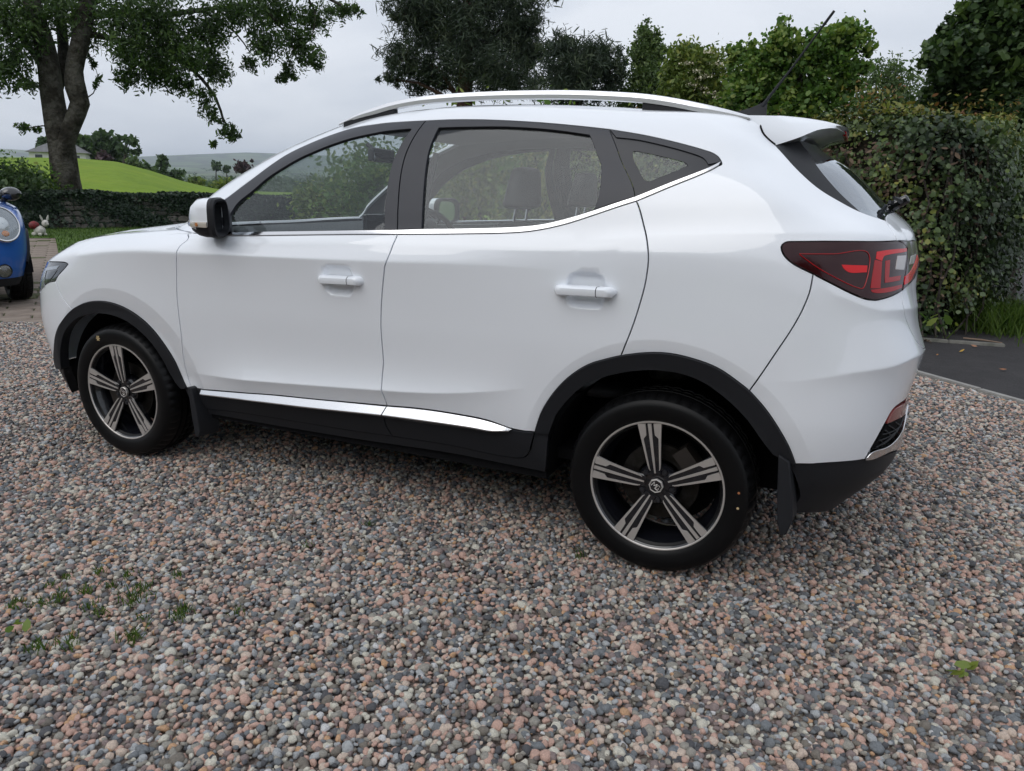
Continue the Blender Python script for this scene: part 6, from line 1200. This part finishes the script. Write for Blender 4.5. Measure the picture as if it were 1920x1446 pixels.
# ------------------------------------------------------------------ rabbit ornament
rb = empty('rabbit_ornament', tuple(atz(76, 443)), math.atan2(CAM[1]-9.6, CAM[0]+14.8)+.5, label='white garden rabbit ornament carrying a red load at the end of the paving', cat='ornament')
M_rab = mat('weathered_white', (.55, .53, .49), .8, var=(12, (.38, .37, .33))); M_rbr = mat('dull_red', (.22, .012, .016), .7, var=(14, (.10, .02, .02)))
def ell(c, r, n=14, mbx=None):
    mbx = mbx or MB(); mbx.loft([[(c[0]+r[0]*sin(t)*cos(a), c[1]+r[1]*sin(t)*sin(a), c[2]+r[2]*cos(t)) for a in np.linspace(0, 2*pi, n, endpoint=False)] for t in np.linspace(.08, pi-.08, 9)]); return mbx
bb = ell((0, 0, .14), (.16, .12, .12)); ell((.10, .06, .045), (.07, .04, .045), mbx=bb); ell((.10, -.06, .045), (.07, .04, .045), mbx=bb); ell((-.12, .08, .05), (.09, .04, .05), mbx=bb); ell((-.12, -.08, .05), (.09, .04, .05), mbx=bb); ell((-.17, 0, .12), (.035, .035, .035), mbx=bb); bb.build('body', M_rab, rb)
hb = ell((.10, .10, .31), (.085, .075, .085)); ell((.165, .11, .29), (.035, .035, .03), mbx=hb); he = hb.build('head', M_rab, rb)
for y_, tl_ in ((.055, -.22), (.155, .22)):
    MB().loft([[(.08+.02*cos(a), y_+tl_*t*.18+.028*sin(pi*(.12+.8*t))*cos(a), .37+.14*t+.0*sin(a)) if False else (.085+.012*sin(a), y_+tl_*t*.22+.030*sin(pi*(.15+.78*t))*cos(a), .36+.15*t) for a in np.linspace(0, 2*pi, 10, endpoint=False)] for t in np.linspace(0, 1, 7)]).build('ear', M_rab, he)
for y_ in (.065, .135): ell((.172, y_, .325), (.008, .010, .010), 8).build('eye', M_gloss, he)
ell((-.05, -.09, .265), (.11, .12, .10)).build('red_load', M_rbr, rb)

# ------------------------------------------------------------------ grass tufts and weeds in the gravel
gt = np.random.default_rng(61)
for k, (px, py, s_) in enumerate(((188,1075,.8),(240,1082,.7),(113,1118,.7),(115,1130,.9),(252,1128,1.5),(265,1105,.9),(330,1080,.7),(160,1112,.8),(75,1135,.7),(165,1140,.7),(190,1152,.8),(335,1158,1.2),(345,1150,.8),(245,1198,1.3),(132,1208,1.2),(68,1220,1.1),(25,1140,.6),(125,1085,.5),(1088,1045,.9),(448,1150,.7),(30,1130,.6),(95,1100,.6),(210,1100,.6),(578,1025,.5),(690,985,.5),(270,1160,.6))):
    p = atz(px, py, .0); n = int(24*s_+10); P = np.column_stack([gt.normal(0, .011*s_+.004, (n, 2)), np.zeros(n)]); V, Q = blades(P, .022*s_+.007, gt, .0018)
    link('grass_tuft', fastmesh('grass_tuft', V, Q, M_grass, np.repeat(gt.uniform(.45, 1, n), 5)), label='small tuft of green grass pushing up through the gravel', cat='grass tuft', group='grass tufts in the gravel').location = tuple(p)
for px, py, s_, n, lab in ((1806, 1270, .034, 9, 'bright green low leafy weed spread flat on open gravel behind the car'), (30, 1190, .034, 5, 'upright leafy weed among the grass tufts in the gravel'), (345, 1243, .020, 2, 'tiny single-leaf seedling in the gravel away from the tufts')):
    p = atz(px, py, 0); ly = empty('leafy_weed', tuple(p), label=lab, cat='weed'); P = np.column_stack([gt.normal(0, s_*.55, (n, 2)), .014+gt.random(n)*s_*.7]); V, Q = leaves(P, s_*1.1, .5, .9, 0, gt); link('leaf', fastmesh('leaf', V, Q, M_hazel, np.repeat(gt.uniform(.6, 1, n), 6)), ly)
    MB().tube([(0, 0, -.005), (0, 0, s_*.5)], .0015, 5).build('stem', M_hazel, ly)

# ------------------------------------------------------------------ unseen trees, added behind the camera to darken what the car reflects
for k, (x, y, h_, r_) in enumerate(((-7, -12, 5.2, 3.0), (-1.5, -13.5, 6.2, 3.2), (4, -13, 5.6, 3.1), (9.5, -12, 5.4, 3.2), (-12.5, -9, 5.0, 3.0))):
    lab = ['garden tree behind the photographer facing the front wheel', 'tallest garden tree behind the photographer', 'garden tree behind the photographer facing the rear wheel', 'garden tree behind the photographer at the drive end', 'garden tree behind the photographer beside the blue car'][k]
    tree('unseen_tree', lab, (x, y, 0), [(x, y, 0), (x+.1, y, h_*.45), (x, y, h_*.8)], [.22, .16, .06], [((x, y, h_*.62), (r_, r_*.8, h_*.36), 3600), ((x+.5, y, h_*.3), (r_*.9, r_*.7, h_*.2), 1600)], M_far, .34, .6, .3, per=30, limbs=False)

# ------------------------------------------------------------------ haze over the valley
hz_ = MB(); hz_.box((-3300, 3300, 130), (6900, 6900, 152)); hzm = bpy.data.materials.new('valley_haze'); hzm.use_nodes = True; t = hzm.node_tree; t.nodes.clear(); pv = t.nodes.new('ShaderNodeVolumePrincipled'); pv.inputs['Color'].default_value = (.80, .89, 1, 1); pv.inputs['Density'].default_value = .00014; pv.inputs['Anisotropy'].default_value = .2
t.links.new(pv.outputs[0], t.nodes.new('ShaderNodeOutputMaterial').inputs['Volume']); hz_.build('haze', hzm, None, False, kind='stuff', label='pale haze over the valley', cat='haze')
